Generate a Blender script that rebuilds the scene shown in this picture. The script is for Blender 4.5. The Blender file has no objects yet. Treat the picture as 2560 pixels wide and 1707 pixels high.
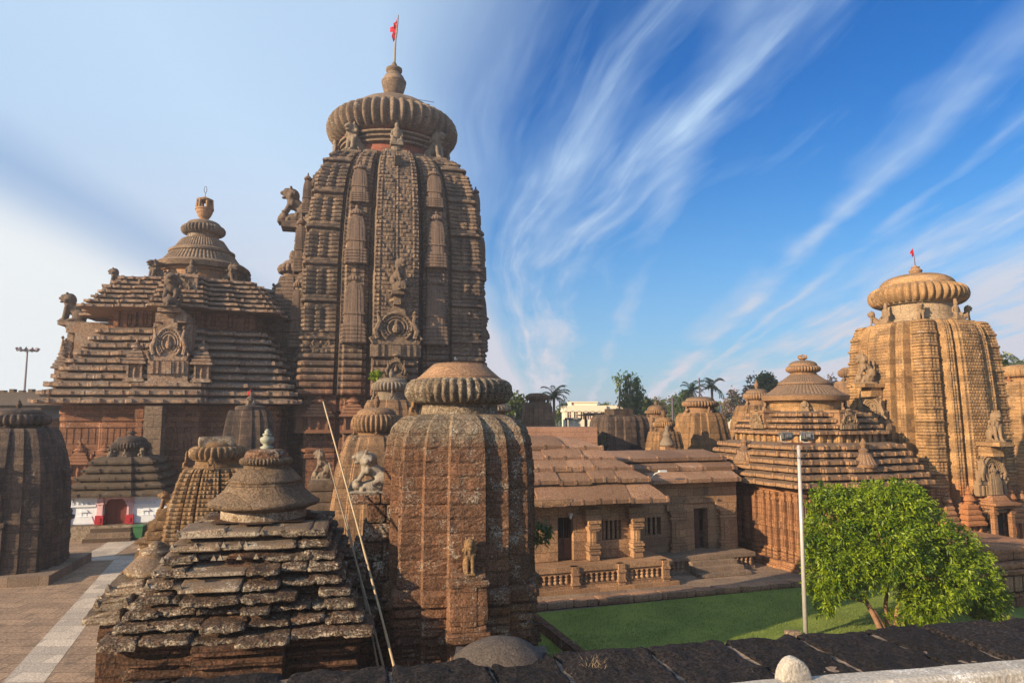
import bpy, math, random
import numpy as np
from mathutils import Vector, Matrix, noise as mnoise
R = math.radians
rng = random.Random(7); nr = np.random.RandomState(7)
SC = bpy.context.scene
COL = SC.collection
# ------------------------------------------------------------------ camera
FPX, HCAM, YHOR = 1700.0, 8.0, 1040.0
PITCH = math.atan((YHOR - 853.5) / FPX)
cam = bpy.data.cameras.new("camera"); cam.sensor_width = 36; cam.lens = FPX / 2560 * 36
cam.clip_start = .1; cam.clip_end = 3000
camo = bpy.data.objects.new("camera", cam); COL.objects.link(camo)
camo.location = (0, 0, HCAM); camo.rotation_euler = (R(90) + PITCH, 0, 0)
SC.camera = camo
# ------------------------------------------------------------------ sky, sun, exposure
SUN_AZ = math.atan2(-.560, -.829)          # direction towards the sun, seen from above
SUN_EL = R(19)
SC.view_settings.view_transform = 'Standard'; SC.view_settings.look = 'None'
SC.view_settings.exposure = 0.95; SC.view_settings.gamma = 1
sd = Vector((math.cos(SUN_AZ) * math.cos(SUN_EL), math.sin(SUN_AZ) * math.cos(SUN_EL), math.sin(SUN_EL)))
sl = bpy.data.lights.new("sun", 'SUN'); sl.energy = 5.0; sl.angle = R(.6); sl.color = (1, .75, .47)
so = bpy.data.objects.new("sun", sl); COL.objects.link(so); so.location = (-40, -20, 60)
so.rotation_euler = sd.to_track_quat('Z', 'Y').to_euler()

def lk(nt, a, b): nt.links.new(a, b)
def nd(nt, t, **kw):
    n = nt.nodes.new(t)
    for k, v in kw.items():
        if k == 'i':
            for q, w in v.items(): n.inputs[q].default_value = w
        else: setattr(n, k, v)
    return n
def mth(nt, op, a, b=None, clamp=False):
    n = nt.nodes.new('ShaderNodeMath'); n.operation = op; n.use_clamp = clamp
    for k, v in ((0, a), (1, b)):
        if v is None: continue
        if isinstance(v, (int, float)): n.inputs[k].default_value = v
        else: lk(nt, v, n.inputs[k])
    return n.outputs[0]
def mixc(nt, f, a, b, mode='MIX'):
    n = nt.nodes.new('ShaderNodeMix'); n.data_type = 'RGBA'; n.blend_type = mode
    for k, v in ((0, f), (6, a), (7, b)):
        if isinstance(v, (int, float)): n.inputs[k].default_value = v
        elif isinstance(v, tuple): n.inputs[k].default_value = (*v, 1) if len(v) == 3 else v
        else: lk(nt, v, n.inputs[k])
    return n.outputs[2]
def ramp(nt, f, pts):
    n = nt.nodes.new('ShaderNodeValToRGB'); e = n.color_ramp.elements
    while len(e) < len(pts): e.new(.5)
    for q, (p, c) in zip(e, pts):
        q.position = p; q.color = (c, c, c, 1) if isinstance(c, (int, float)) else (*c, 1)
    lk(nt, f, n.inputs[0]); return n.outputs[0]
def sstep(nt, x, a, b):
    n = nt.nodes.new('ShaderNodeMapRange'); n.interpolation_type = 'SMOOTHSTEP'
    n.inputs[1].default_value = a; n.inputs[2].default_value = b
    lk(nt, x, n.inputs[0]); return n.outputs[0]

w = bpy.data.worlds.new("World"); SC.world = w; w.use_nodes = True
nt = w.node_tree; nt.nodes.clear()
sky = nd(nt, 'ShaderNodeTexSky', sky_type='NISHITA', sun_disc=False, sun_elevation=SUN_EL,
         sun_rotation=math.pi / 2 - SUN_AZ, altitude=50, air_density=1.0, dust_density=1.2, ozone_density=2.5)
tc = nd(nt, 'ShaderNodeTexCoord'); sp = nd(nt, 'ShaderNodeSeparateXYZ'); lk(nt, tc.outputs['Generated'], sp.inputs[0])
dx, dy, dz = sp.outputs
zc = mth(nt, 'MAXIMUM', dz, .0)
zk = mth(nt, 'ADD', zc, .10)
ca, sa = math.cos(R(4)), math.sin(R(4))
U0 = mth(nt, 'DIVIDE', mth(nt, 'SUBTRACT', mth(nt, 'MULTIPLY', dx, ca), mth(nt, 'MULTIPLY', dy, sa)), zk)   # across the streaks
V0 = mth(nt, 'DIVIDE', mth(nt, 'ADD', mth(nt, 'MULTIPLY', dx, sa), mth(nt, 'MULTIPLY', dy, ca)), zk)        # along the streaks
def sky_noise(su, sv, det, rough=.6, dist=0., off=(0, 0), U=None):
    c = nd(nt, 'ShaderNodeCombineXYZ')
    lk(nt, mth(nt, 'ADD', mth(nt, 'MULTIPLY', U or U0, su), off[0]), c.inputs[0])
    lk(nt, mth(nt, 'MULTIPLY', V0, sv), c.inputs[1]); c.inputs[2].default_value = off[1]
    n = nd(nt, 'ShaderNodeTexNoise', i={'Scale': 1, 'Detail': det, 'Roughness': rough, 'Distortion': dist}); lk(nt, c.outputs[0], n.inputs['Vector'])
    return n.outputs['Fac']
lean = mth(nt, 'MULTIPLY', mth(nt, 'MULTIPLY', mth(nt, 'MINIMUM', mth(nt, 'SUBTRACT', V0, 1.9), 1.2), .33), mth(nt, 'MULTIPLY', sstep(nt, U0, -.6, -.1), mth(nt, 'SUBTRACT', 1, sstep(nt, U0, .45, .95))))
US = mth(nt, 'ADD', U0, lean)      # the middle streaks lean over to the right
U = mth(nt, 'ADD', US, mth(nt, 'MULTIPLY', mth(nt, 'SUBTRACT', sky_noise(.9, .6, 2, off=(3.1, .4)), .5), .28))
prof = ramp(nt, mth(nt, 'DIVIDE', mth(nt, 'ADD', U, 2.6), 5.2), [(p, c) for p, c in (
    (0, 1.), (.085, .97), (.125, .85), (.16, .64), (.19, .58), (.235, .86), (.33, .95), (.41, .88), (.445, .45), (.48, .20), (.515, .42), (.54, .27), (.565, .38), (.60, .15), (.635, .10), (.70, .05), (.74, .18), (.82, .35), (1, .7))])
fine = sky_noise(6.5, 1.2, 5, .6, .3, (1.3, 2.2), U)
wide = sky_noise(3.4, 1.1, 4, .55, .35, (5.2, 7.7), U)
fib = mth(nt, 'MULTIPLY', mth(nt, 'ADD', sstep(nt, fine, .47, .72), mth(nt, 'MULTIPLY', sstep(nt, sky_noise(13, 1.3, 4, .6, .3, (7.7, 4.4), U), .48, .68), .85)), sstep(nt, U, -.5, .15))
lr = sstep(nt, U, -.35, .1)
D1 = mth(nt, 'MULTIPLY', prof, mth(nt, 'ADD', mth(nt, 'MULTIPLY', mth(nt, 'MULTIPLY', mth(nt, 'SUBTRACT', sstep(nt, wide, .30, .72), .5), lr), 1.1), .98))
D1 = mth(nt, 'ADD', D1, mth(nt, 'MULTIPLY', mth(nt, 'MULTIPLY', fib, mth(nt, 'ADD', prof, .05)), .46))
# the long bright streak and its thinner neighbours
def streak(u, wd, amp, U, soff):
    q = mth(nt, 'DIVIDE', mth(nt, 'SUBTRACT', U, u), wd)
    g = mth(nt, 'POWER', 2.718, mth(nt, 'MULTIPLY', mth(nt, 'MULTIPLY', q, q), -1))
    return mth(nt, 'MULTIPLY', g, mth(nt, 'MULTIPLY', sstep(nt, sky_noise(2.2, 1.1, 4, .6, .3, soff), .25, .66), amp))
U2 = mth(nt, 'ADD', U0, mth(nt, 'MULTIPLY', mth(nt, 'SUBTRACT', sky_noise(2., 1.3, 3, .6, .2, (8.1, 1.4)), .5), .16))
D1 = mth(nt, 'ADD', D1, streak(1.03, .045, .55, U2, (2.2, 3.)))
D1 = mth(nt, 'ADD', D1, streak(1.00, .15, .34, U2, (6.2, 1.)))
D1 = mth(nt, 'ADD', D1, streak(1.235, .03, .3, U2, (4.4, 9.)))
D1 = mth(nt, 'ADD', D1, streak(.38, .07, .25, U2, (1.4, 5.)))
D1 = mth(nt, 'ADD', D1, streak(1.55, .12, .3, U2, (3.4, 6.)))
hz = mth(nt, 'POWER', mth(nt, 'SUBTRACT', 1, zc), 7.0)
D1 = mth(nt, 'MULTIPLY', mth(nt, 'SUBTRACT', D1, .17), 1.2, True)
D = mth(nt, 'ADD', D1, mth(nt, 'MULTIPLY', hz, .8), True)
nis = mixc(nt, 1.0, sky.outputs[0], mixc(nt, sstep(nt, dz, .15, .48), (.12, .78, 1.2), (.0, .58, 1.2)), 'MULTIPLY')
cl = mixc(nt, sstep(nt, dz, .05, .42), (5.0, 5.1, 5.75), (4.2, 5.65, 7.3))
cl = mixc(nt, sstep(nt, mth(nt, 'MULTIPLY', U, -1), 1.6, 2.2), cl, (6.3, 6.7, 6.9))
out = mixc(nt, D, nis, cl)
bg = nd(nt, 'ShaderNodeBackground'); lk(nt, out, bg.inputs[0]); bg.inputs[1].default_value = .071
wo = nd(nt, 'ShaderNodeOutputWorld'); lk(nt, bg.outputs[0], wo.inputs[0])

# ------------------------------------------------------------------ helpers
DISP = 2560 / 2352
def _ray(x, y):
    u = (x * DISP - 1280) / FPX; v = -(y * DISP - 853.5) / FPX
    return u, math.cos(PITCH) - math.sin(PITCH) * v, math.sin(PITCH) + math.cos(PITCH) * v
def at(x, y, Y):
    a = _ray(x, y); t = Y / a[1]; return Vector((a[0] * t, Y, HCAM + a[2] * t))
def gr(x, y, z=0.):
    a = _ray(x, y); t = (z - HCAM) / a[2]; return Vector((a[0] * t, a[1] * t, z))
def zat(y, Y): return at(1176, y, Y).z

def empty(name, loc, rz=0., label=None, cat=None, group=None):
    o = bpy.data.objects.new(name, None); COL.objects.link(o)
    o.location = loc; o.rotation_euler = (0, 0, rz); o.empty_display_size = .3
    return tag(o, label, cat, group)
def tag(o, label=None, cat=None, group=None, kind=None):
    for k, v in (('label', label), ('category', cat), ('group', group), ('kind', kind)):
        if v: o[k] = v
    return o
def inst(mesh, name, parent=None, loc=(0, 0, 0), rot=(0, 0, 0), sc=1., mat=None):
    o = bpy.data.objects.new(name, mesh); COL.objects.link(o); o.parent = parent
    o.location = loc; o.rotation_euler = rot; o.scale = (sc, sc, sc) if isinstance(sc, (int, float)) else sc
    if mat:
        if not mesh.materials: mesh.materials.append(mat)
        elif mesh.materials[0] != mat:
            o.material_slots[0].link = 'OBJECT'; o.material_slots[0].material = mat
    return o
def copy_tree(o, parent=None):
    c = o.copy(); COL.objects.link(c); c.parent = parent
    for ch in o.children: copy_tree(ch, c)
    return c

class MB:
    def __init__(s): s.v = []; s.f = []; s.n = 0
    def add(s, vs, fs):
        b = s.n; s.v.append(np.asarray(vs, float)); s.n += len(vs)
        s.f += [tuple(i + b for i in f) for f in fs]; return s
    def box(s, x0, x1, y0, y1, z0, z1, tx=0., ty=0.):
        """box; tx, ty pull the top in"""
        return s.add([(x0, y0, z0), (x1, y0, z0), (x1, y1, z0), (x0, y1, z0), (x0 + tx, y0 + ty, z1), (x1 - tx, y0 + ty, z1), (x1 - tx, y1 - ty, z1), (x0 + tx, y1 - ty, z1)],
                     [(3, 2, 1, 0), (4, 5, 6, 7), (0, 1, 5, 4), (1, 2, 6, 5), (2, 3, 7, 6), (3, 0, 4, 7)])
    def loft(s, rings, cap0=False, cap1=True):
        rings = np.asarray(rings, float); r, n, _ = rings.shape; b = s.n
        s.v.append(rings.reshape(-1, 3)); s.n += r * n
        for i in range(r - 1):
            a = b + i * n
            for j in range(n):
                k = (j + 1) % n
                s.f.append((a + j, a + k, a + n + k, a + n + j))
        if cap0: s.f.append(tuple(b + j for j in range(n))[::-1])
        if cap1: s.f.append(tuple(b + (r - 1) * n + j for j in range(n)))
        return s
    def lathe(s, prof, n=24, c=(0, 0, 0), lobes=0, ld=.0, jit=0., cap0=False, cap1=True):
        """prof: (r, z[, lobe weight])"""
        if lobes: n = lobes * 6
        th = np.arange(n) * 2 * math.pi / n + .01
        rings = []
        for p in prof:
            r, z = p[0], p[1]; wgt = p[2] if len(p) > 2 else 1.
            rr = np.full(n, float(r))
            if lobes: rr = r * (1 - ld * wgt * (1 - np.abs(np.sin(lobes * th / 2)) ** .6))
            if jit: rr = rr + nr.normal(0, jit, n)
            rings.append(np.stack([c[0] + rr * np.cos(th), c[1] + rr * np.sin(th), np.full(n, c[2] + z)], 1))
        return s.loft(rings, cap0, cap1)
    def tube(s, pts, rad, n=8, cap=True):
        pts = [Vector(p) for p in pts]; rings = []
        if isinstance(rad, (int, float)): rad = [rad] * len(pts)
        for i, p in enumerate(pts):
            d = (pts[min(i + 1, len(pts) - 1)] - pts[max(i - 1, 0)]).normalized()
            a = d.cross(Vector((0, 0, 1)) if abs(d.z) < .9 else Vector((1, 0, 0))).normalized(); b = d.cross(a)
            rings.append([p + (a * math.cos(t) + b * math.sin(t)) * rad[i] for t in (2 * math.pi * k / n for k in range(n))])
        return s.loft(rings, cap, cap)
    def rough(s, c, size, amp=.04, res=(5, 3, 3), rz=0., slope=0., fr=2.5, seed=0.):
        """a weathered block: gridded box pushed about by noise; slope lowers the -y edge of its top"""
        nx, ny, nz = res; vs = {}; out = []; fs = []
        def vid(i, j, k):
            if (i, j, k) not in vs:
                p = Vector((i / nx - .5, j / ny - .5, k / nz - .5))
                q = Vector((p.x * size[0], p.y * size[1], p.z * size[2]))
                if slope: q.z -= slope * (.5 - p.y) * (p.z + .5)
                e = sum(abs(abs(t) - .5) < 1e-6 for t in p)
                if e >= 2:
                    for ax in range(3): q[ax] -= math.copysign(min(.02 * (e - 1), .06 * size[ax]), q[ax]) if abs(abs((p.x, p.y, p.z)[ax]) - .5) < 1e-6 else 0
                ca, sa = math.cos(rz), math.sin(rz)
                g = Vector((q.x * ca - q.y * sa + c[0], q.x * sa + q.y * ca + c[1], q.z + c[2]))
                g += mnoise.noise_vector(g * fr + Vector((seed, 0, 0))) * amp + mnoise.noise_vector(g * fr * 3.1 + Vector((seed, 5, 0))) * amp * .45
                vs[(i, j, k)] = len(out); out.append(g)
            return vs[(i, j, k)]
        for i in range(nx):
            for j in range(ny):
                fs.append((vid(i, j, 0), vid(i, j + 1, 0), vid(i + 1, j + 1, 0), vid(i + 1, j, 0)))
                fs.append((vid(i, j, nz), vid(i + 1, j, nz), vid(i + 1, j + 1, nz), vid(i, j + 1, nz)))
        for i in range(nx):
            for k in range(nz):
                fs.append((vid(i, 0, k), vid(i + 1, 0, k), vid(i + 1, 0, k + 1), vid(i, 0, k + 1)))
                fs.append((vid(i, ny, k), vid(i, ny, k + 1), vid(i + 1, ny, k + 1), vid(i + 1, ny, k)))
        for j in range(ny):
            for k in range(nz):
                fs.append((vid(0, j, k), vid(0, j, k + 1), vid(0, j + 1, k + 1), vid(0, j + 1, k)))
                fs.append((vid(nx, j, k), vid(nx, j + 1, k), vid(nx, j + 1, k + 1), vid(nx, j, k + 1)))
        return s.add(out, fs)
    def rot4(s, fn):
        """run fn four times, each turned by 90 degrees"""
        for q in range(4):
            t = MB(); fn(t, q)
            if not t.v: continue
            v = np.concatenate(t.v); c, d = round(math.cos(q * math.pi / 2)), round(math.sin(q * math.pi / 2))
            s.add(np.stack([v[:, 0] * c - v[:, 1] * d, v[:, 0] * d + v[:, 1] * c, v[:, 2]], 1), t.f)
        return s
    def mesh(s, name, mat=None, smooth=False):
        me = bpy.data.meshes.new(name)
        v = np.concatenate(s.v) if s.v else np.zeros((0, 3))
        me.from_pydata(v.tolist(), [], s.f)
        if mat: me.materials.append(mat)
        if smooth: me.polygons.foreach_set('use_smooth', [True] * len(me.polygons))
        me.update(); return me
    def build(s, name, mat, parent=None, smooth=False, loc=(0, 0, 0), rz=0.):
        o = bpy.data.objects.new(name, s.mesh(name, mat, smooth)); COL.objects.link(o)
        o.parent = parent; o.location = loc; o.rotation_euler = (0, 0, rz); return o

# ------------------------------------------------------------------ materials
def newmat(name):
    m = bpy.data.materials.new(name); m.use_nodes = True; nt = m.node_tree
    return m, nt, nt.nodes['Principled BSDF']
def noise(nt, co, sc, det=4, rough=.6, dist=0., vec=None):
    n = nd(nt, 'ShaderNodeTexNoise', i={'Scale': sc, 'Detail': det, 'Roughness': rough, 'Distortion': dist})
    if vec:
        m = nd(nt, 'ShaderNodeMapping'); m.inputs['Scale'].default_value = vec; lk(nt, co, m.inputs[0]); co = m.outputs[0]
    lk(nt, co, n.inputs['Vector']); return n.outputs['Fac']
def stone(name, c1, c2, soot=(.035, .03, .027), soot_amt=.5, lichen=None, lich_amt=.0, joint=(.9, .4), jw=.012, bump=.5, pit=0., top=None, top_amt=.0, seed=0., sc=1., streak=.6, low=None, rough=.9, high=None, bvar=.22, iv=0., floor=False, fc=.7, side=None, side_amt=.5):
    """weathered ashlar: two body tones, rain streaks of soot, lichen spots, course joints, pits; top = the darker crust on faces open to the sky"""
    k = .76; c1, c2, soot = (tuple(x * k for x in q) for q in (c1, c2, soot)); top = top and tuple(x * k for x in top); lichen = lichen and tuple(x * .9 for x in lichen)
    low = low and (tuple(x * k for x in low[0]), *low[1:]); high = high and (tuple(x * k for x in high[0]), *high[1:])
    m, nt, b = newmat(name)
    tcn = nd(nt, 'ShaderNodeTexCoord'); mp = nd(nt, 'ShaderNodeMapping'); mp.inputs['Location'].default_value = (seed * 3.7, seed * 1.9, 0)
    lk(nt, tcn.outputs['Object'], mp.inputs[0]); co = mp.outputs[0]
    s3 = nd(nt, 'ShaderNodeSeparateXYZ'); lk(nt, co, s3.inputs[0])
    big = noise(nt, co, .55 * sc, 4, .6); mid = noise(nt, co, 2.6 * sc, 5, .65); fine = noise(nt, co, 16 * sc, 4, .7)
    col = mixc(nt, ramp(nt, mth(nt, 'ADD', mth(nt, 'MULTIPLY', big, .6), mth(nt, 'MULTIPLY', mid, .4)), [(.36, 0.), (.64, 1.)]), c1, c2)
    if low:      # earth-red rising from the base, ragged upper limit
        col = mixc(nt, mth(nt, 'MULTIPLY', sstep(nt, mth(nt, 'ADD', mth(nt, 'SUBTRACT', low[1], s3.outputs[2]), mth(nt, 'MULTIPLY', mth(nt, 'SUBTRACT', mid, .5), low[2] * 3)), -low[2], low[2]), low[3]), col, low[0])
    if high:     # lichen-grey upper courses, ragged lower limit
        col = mixc(nt, mth(nt, 'MULTIPLY', sstep(nt, mth(nt, 'ADD', mth(nt, 'SUBTRACT', s3.outputs[2], high[1]), mth(nt, 'MULTIPLY', mth(nt, 'SUBTRACT', mid, .5), high[2] * 4)), -high[2], high[2]), high[3]), col, high[0])
    cx = nd(nt, 'ShaderNodeCombineXYZ'); lk(nt, s3.outputs[0] if floor else mth(nt, 'ADD', s3.outputs[0], s3.outputs[1]), cx.inputs[0]); lk(nt, s3.outputs[1 if floor else 2], cx.inputs[1])
    hgt = mth(nt, 'ADD', mth(nt, 'MULTIPLY', fine, .5), mth(nt, 'MULTIPLY', mid, .7))
    if joint:
        br = nd(nt, 'ShaderNodeTexBrick', i={'Scale': 1., 'Mortar Size': jw, 'Mortar Smooth': .3, 'Bias': 0., 'Brick Width': joint[0], 'Row Height': joint[1], 'Color1': (1 - bvar, 1 - bvar, 1 - bvar, 1), 'Color2': (1 + bvar * .8, 1 + bvar * .7, 1 + bvar * .5, 1), 'Mortar': (.45, .42, .4, 1)})
        lk(nt, cx.outputs[0], br.inputs['Vector'])
        col = mixc(nt, 1., col, br.outputs['Color'], 'MULTIPLY')
        hgt = mth(nt, 'ADD', hgt, mth(nt, 'MULTIPLY', mth(nt, 'SUBTRACT', 1, br.outputs['Fac']), .8))
    if soot_amt:
        stv = noise(nt, co, 1., 4, .65, .3, (1.5 * sc, 1.5 * sc, .16 * sc)); blot = noise(nt, co, .8 * sc, 5, .7, .4)
        f = mth(nt, 'ADD', mth(nt, 'MULTIPLY', stv, streak), mth(nt, 'MULTIPLY', blot, 1 - streak))
        col = mixc(nt, mth(nt, 'MULTIPLY', sstep(nt, f, .60 - .22 * soot_amt, .74 - .16 * soot_amt), min(1, .45 + soot_amt * .45)), col, soot)
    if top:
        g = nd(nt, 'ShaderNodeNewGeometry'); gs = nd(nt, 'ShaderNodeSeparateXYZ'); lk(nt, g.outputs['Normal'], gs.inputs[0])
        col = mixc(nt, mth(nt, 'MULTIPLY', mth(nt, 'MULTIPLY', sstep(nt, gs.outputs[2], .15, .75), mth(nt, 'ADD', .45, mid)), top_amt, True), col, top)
    if side:     # pale crust on upright edges
        g2 = nd(nt, 'ShaderNodeNewGeometry'); g3 = nd(nt, 'ShaderNodeSeparateXYZ'); lk(nt, g2.outputs['True Normal'], g3.inputs[0])
        f = mth(nt, 'SUBTRACT', 1, sstep(nt, mth(nt, 'ABSOLUTE', g3.outputs[2]), .25, .6)); col = mixc(nt, mth(nt, 'MULTIPLY', mth(nt, 'MULTIPLY', f, sstep(nt, mth(nt, 'ADD', mth(nt, 'MULTIPLY', mid, .6), mth(nt, 'MULTIPLY', fine, .4)), .40, .56)), side_amt), col, side)
    if lichen:
        l1 = noise(nt, co, 1.3 * sc, 4, .6); l2 = noise(nt, co, 14 * sc, 4, .8)
        lf = sstep(nt, mth(nt, 'ADD', mth(nt, 'MULTIPLY', l1, .5), mth(nt, 'MULTIPLY', l2, .6)), .66 - .16 * lich_amt, .72 - .12 * lich_amt)
        col = mixc(nt, mth(nt, 'MULTIPLY', lf, .85), col, lichen)
    if iv:
        gi = nd(nt, 'ShaderNodeNewGeometry'); col = mixc(nt, 1., col, ramp(nt, gi.outputs['Random Per Island'], [(0, 1 - iv), (1, 1 + iv)]), 'MULTIPLY')
    col = mixc(nt, fc, col, ramp(nt, fine, [(.30, .25), (.48, .9), (.62, 1.5), (.75, 2.1)]), 'MULTIPLY')
    if pit:
        vo = nd(nt, 'ShaderNodeTexVoronoi', i={'Scale': 9 * sc, 'Randomness': 1.}); lk(nt, co, vo.inputs['Vector'])
        pn = noise(nt, co, 22 * sc, 4, .75)
        pf = sstep(nt, mth(nt, 'ADD', mth(nt, 'MULTIPLY', vo.outputs['Distance'], .55), mth(nt, 'MULTIPLY', pn, .6)), .42, .60)
        hgt = mth(nt, 'ADD', hgt, mth(nt, 'MULTIPLY', pf, pit))
        col = mixc(nt, mth(nt, 'MULTIPLY', mth(nt, 'SUBTRACT', 1, pf), .5), col, tuple(x * .35 for x in c1))
    bp = nd(nt, 'ShaderNodeBump', i={'Strength': bump, 'Distance': .06}); lk(nt, hgt, bp.inputs['Height'])
    lk(nt, col, b.inputs['Base Color']); b.inputs['Roughness'].default_value = rough; b.inputs['Specular IOR Level'].default_value = .2
    lk(nt, bp.outputs[0], b.inputs['Normal']); return m
def plain(name, c, rough=.6, metal=0., var=.25, sc=6., bump=.0):
    c = tuple(x * .8 for x in c)
    m, nt, b = newmat(name)
    tcn = nd(nt, 'ShaderNodeTexCoord'); n = noise(nt, tcn.outputs['Object'], sc, 5, .65)
    lk(nt, mixc(nt, ramp(nt, n, [(.3, 0.), (.7, 1.)]), tuple(x * (1 - var) for x in c), tuple(min(1, x * (1 + var)) for x in c)), b.inputs['Base Color'])
    b.inputs['Roughness'].default_value = rough; b.inputs['Metallic'].default_value = metal
    if bump:
        bp = nd(nt, 'ShaderNodeBump', i={'Strength': bump, 'Distance': .03}); lk(nt, noise(nt, tcn.outputs['Object'], sc * 4, 4, .7), bp.inputs['Height']); lk(nt, bp.outputs[0], b.inputs['Normal'])
    return m
def leafmat(name, c1, c2, sc=.9, trans=.35):
    m, nt, b = newmat(name)
    tcn = nd(nt, 'ShaderNodeTexCoord'); g = nd(nt, 'ShaderNodeNewGeometry')
    f = mth(nt, 'ADD', mth(nt, 'MULTIPLY', noise(nt, tcn.outputs['Object'], sc, 3, .6), .6), mth(nt, 'MULTIPLY', g.outputs['Random Per Island'], .4))
    c = mixc(nt, ramp(nt, f, [(.3, 0.), (.7, 1.)]), c1, c2)
    lk(nt, c, b.inputs['Base Color']); b.inputs['Roughness'].default_value = .45; b.inputs['Specular IOR Level'].default_value = .35
    tr = nd(nt, 'ShaderNodeBsdfTranslucent'); lk(nt, mixc(nt, 1., c, (1.5, 1.5, .45), 'MULTIPLY'), tr.inputs[0])
    mx = nd(nt, 'ShaderNodeMixShader', i={0: trans}); lk(nt, b.outputs[0], mx.inputs[1]); lk(nt, tr.outputs[0], mx.inputs[2])
    lk(nt, mx.outputs[0], nt.nodes['Material Output'].inputs[0]); return m

GREY = (.30, .28, .24)
M = {}
HI1 = 7.3      # height above which the near tower is lichen grey
M['great'] = stone('great_tower_stone', (.26, .185, .13), (.185, .132, .098), soot_amt=.72, soot=(.06, .05, .046), joint=(1.1, .43), jw=.02, bump=.55, lichen=(.30, .26, .21), lich_amt=.15, low=((.30, .13, .07), 11, 2.5, .75), sc=.5, fc=0.8)
M['great_fig'] = stone('great_tower_spirelet_stone', (.25, .172, .122), (.19, .132, .098), soot_amt=.5, soot=(.065, .053, .047), joint=None, bump=.5, lichen=(.28, .24, .19), lich_amt=.15, sc=2.)
M['great_top'] = stone('great_crown_stone', (.27, .195, .135), (.20, .145, .105), soot_amt=.5, soot=(.075, .063, .053), joint=(1.4, .9), jw=.02, bump=.5, sc=.5, lichen=(.42, .38, .3), lich_amt=.2)
M['red_band'] = stone('red_wash_stone', (.30, .105, .07), (.26, .10, .07), soot_amt=.15, joint=(1.2, .5), bump=.3)
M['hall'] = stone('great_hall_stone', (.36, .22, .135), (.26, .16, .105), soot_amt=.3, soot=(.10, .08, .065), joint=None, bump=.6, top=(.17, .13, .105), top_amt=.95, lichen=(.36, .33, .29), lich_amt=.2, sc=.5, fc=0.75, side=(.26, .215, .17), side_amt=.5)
M['hall_wall'] = stone('great_hall_wall_stone', (.34, .17, .098), (.26, .128, .078), soot_amt=.25, soot=(.11, .06, .04), joint=(1.3, .42), jw=.02, bump=.5, lichen=(.5, .36, .26), lich_amt=.15, sc=.7)
M['gold'] = stone('golden_sandstone', (.44, .275, .135), (.32, .19, .095), soot_amt=.45, soot=(.13, .09, .06), joint=(.75, .37), jw=.0, bvar=.34, bump=.5, low=((.40, .155, .065), 4.2, 1.2, .7), lichen=(.46, .36, .25), lich_amt=.2, fc=0.75)
M['gold_fig'] = stone('golden_carved_stone', (.36, .25, .155), (.26, .175, .105), soot_amt=.3, soot=(.14, .10, .07), joint=None, bump=.7, sc=2.5)
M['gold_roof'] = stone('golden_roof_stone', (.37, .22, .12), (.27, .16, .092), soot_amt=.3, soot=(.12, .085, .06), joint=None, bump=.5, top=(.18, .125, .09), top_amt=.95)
M['gold_wall'] = stone('orange_wall_stone', (.38, .195, .10), (.28, .145, .08), soot_amt=.15, soot=(.15, .085, .05), joint=(.7, .3), bump=.5)
M['later'] = stone('red_laterite', (.235, .122, .072), (.165, .092, .058), soot_amt=.4, soot=(.05, .038, .032), lichen=(.42, .38, .31), lich_amt=.38, joint=(.85, .395), jw=.010, bump=.55, pit=.55, sc=1.5, streak=.35, high=((.25, .205, .15), HI1, .45, .9), fc=0.95)
M['later_top'] = stone('lichened_laterite', (.25, .13, .075), (.19, .105, .065), soot_amt=.4, soot=(.06, .05, .042), lichen=(.46, .42, .34), lich_amt=.62, joint=None, bump=1., pit=.8, sc=1.3, streak=.3, iv=.3, fc=1)
M['ruin'] = stone('crusted_roof_laterite', (.165, .10, .066), (.105, .07, .05), soot_amt=.5, soot=(.04, .033, .03), lichen=(.43, .37, .29), lich_amt=.5, joint=None, bump=1., pit=1., sc=1.5, streak=.2, iv=.3, fc=1, side=(.36, .31, .24), side_amt=.75)
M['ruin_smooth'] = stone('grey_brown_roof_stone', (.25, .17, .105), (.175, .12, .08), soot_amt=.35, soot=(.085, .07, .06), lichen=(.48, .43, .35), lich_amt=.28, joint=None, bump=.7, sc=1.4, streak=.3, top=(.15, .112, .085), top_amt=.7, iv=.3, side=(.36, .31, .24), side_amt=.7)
M['ruin_wall'] = stone('dark_laterite_wall', (.17, .085, .05), (.115, .065, .043), soot_amt=.55, soot=(.04, .033, .028), lichen=(.3, .27, .22), lich_amt=.1, joint=(.7, .33), jw=.02, bump=.9, pit=.6, sc=1.2, fc=0.9)
M['dark'] = stone('blackened_stone', (.17, .115, .085), (.11, .08, .065), soot_amt=.8, soot=(.035, .032, .034), joint=(.9, .4), bump=.5, lichen=(.28, .22, .16), lich_amt=.12)
M['brown'] = stone('brown_plastered_stone', (.30, .185, .105), (.21, .13, .08), soot_amt=.45, soot=(.075, .058, .045), joint=(.9, .42), jw=.01, bump=.4, lichen=(.36, .3, .22), lich_amt=.12)
M['ribbed'] = stone('ochre_ribbed_stone', (.30, .185, .09), (.20, .12, .062), soot_amt=.4, soot=(.07, .055, .045), joint=None, bump=.7, lichen=(.42, .37, .29), lich_amt=.3, sc=1.4, fc=0.85)
M['goldbrown'] = stone('golden_brown_stone', (.33, .195, .095), (.22, .13, .07), soot_amt=.5, soot=(.09, .065, .048), joint=(.8, .4), jw=.01, bvar=.3, bump=.4)
M['tan'] = stone('tan_sandstone', (.46, .285, .165), (.34, .20, .12), soot_amt=.3, soot=(.12, .09, .07), joint=(.9, .42), jw=.01, bump=.4)
M['tanroof'] = stone('tan_roof_slab', (.34, .20, .12), (.27, .155, .10), soot_amt=.22, soot=(.17, .12, .085), joint=None, bump=.45, lichen=(.44, .31, .22), lich_amt=.2, iv=.3, fc=0.6)
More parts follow.
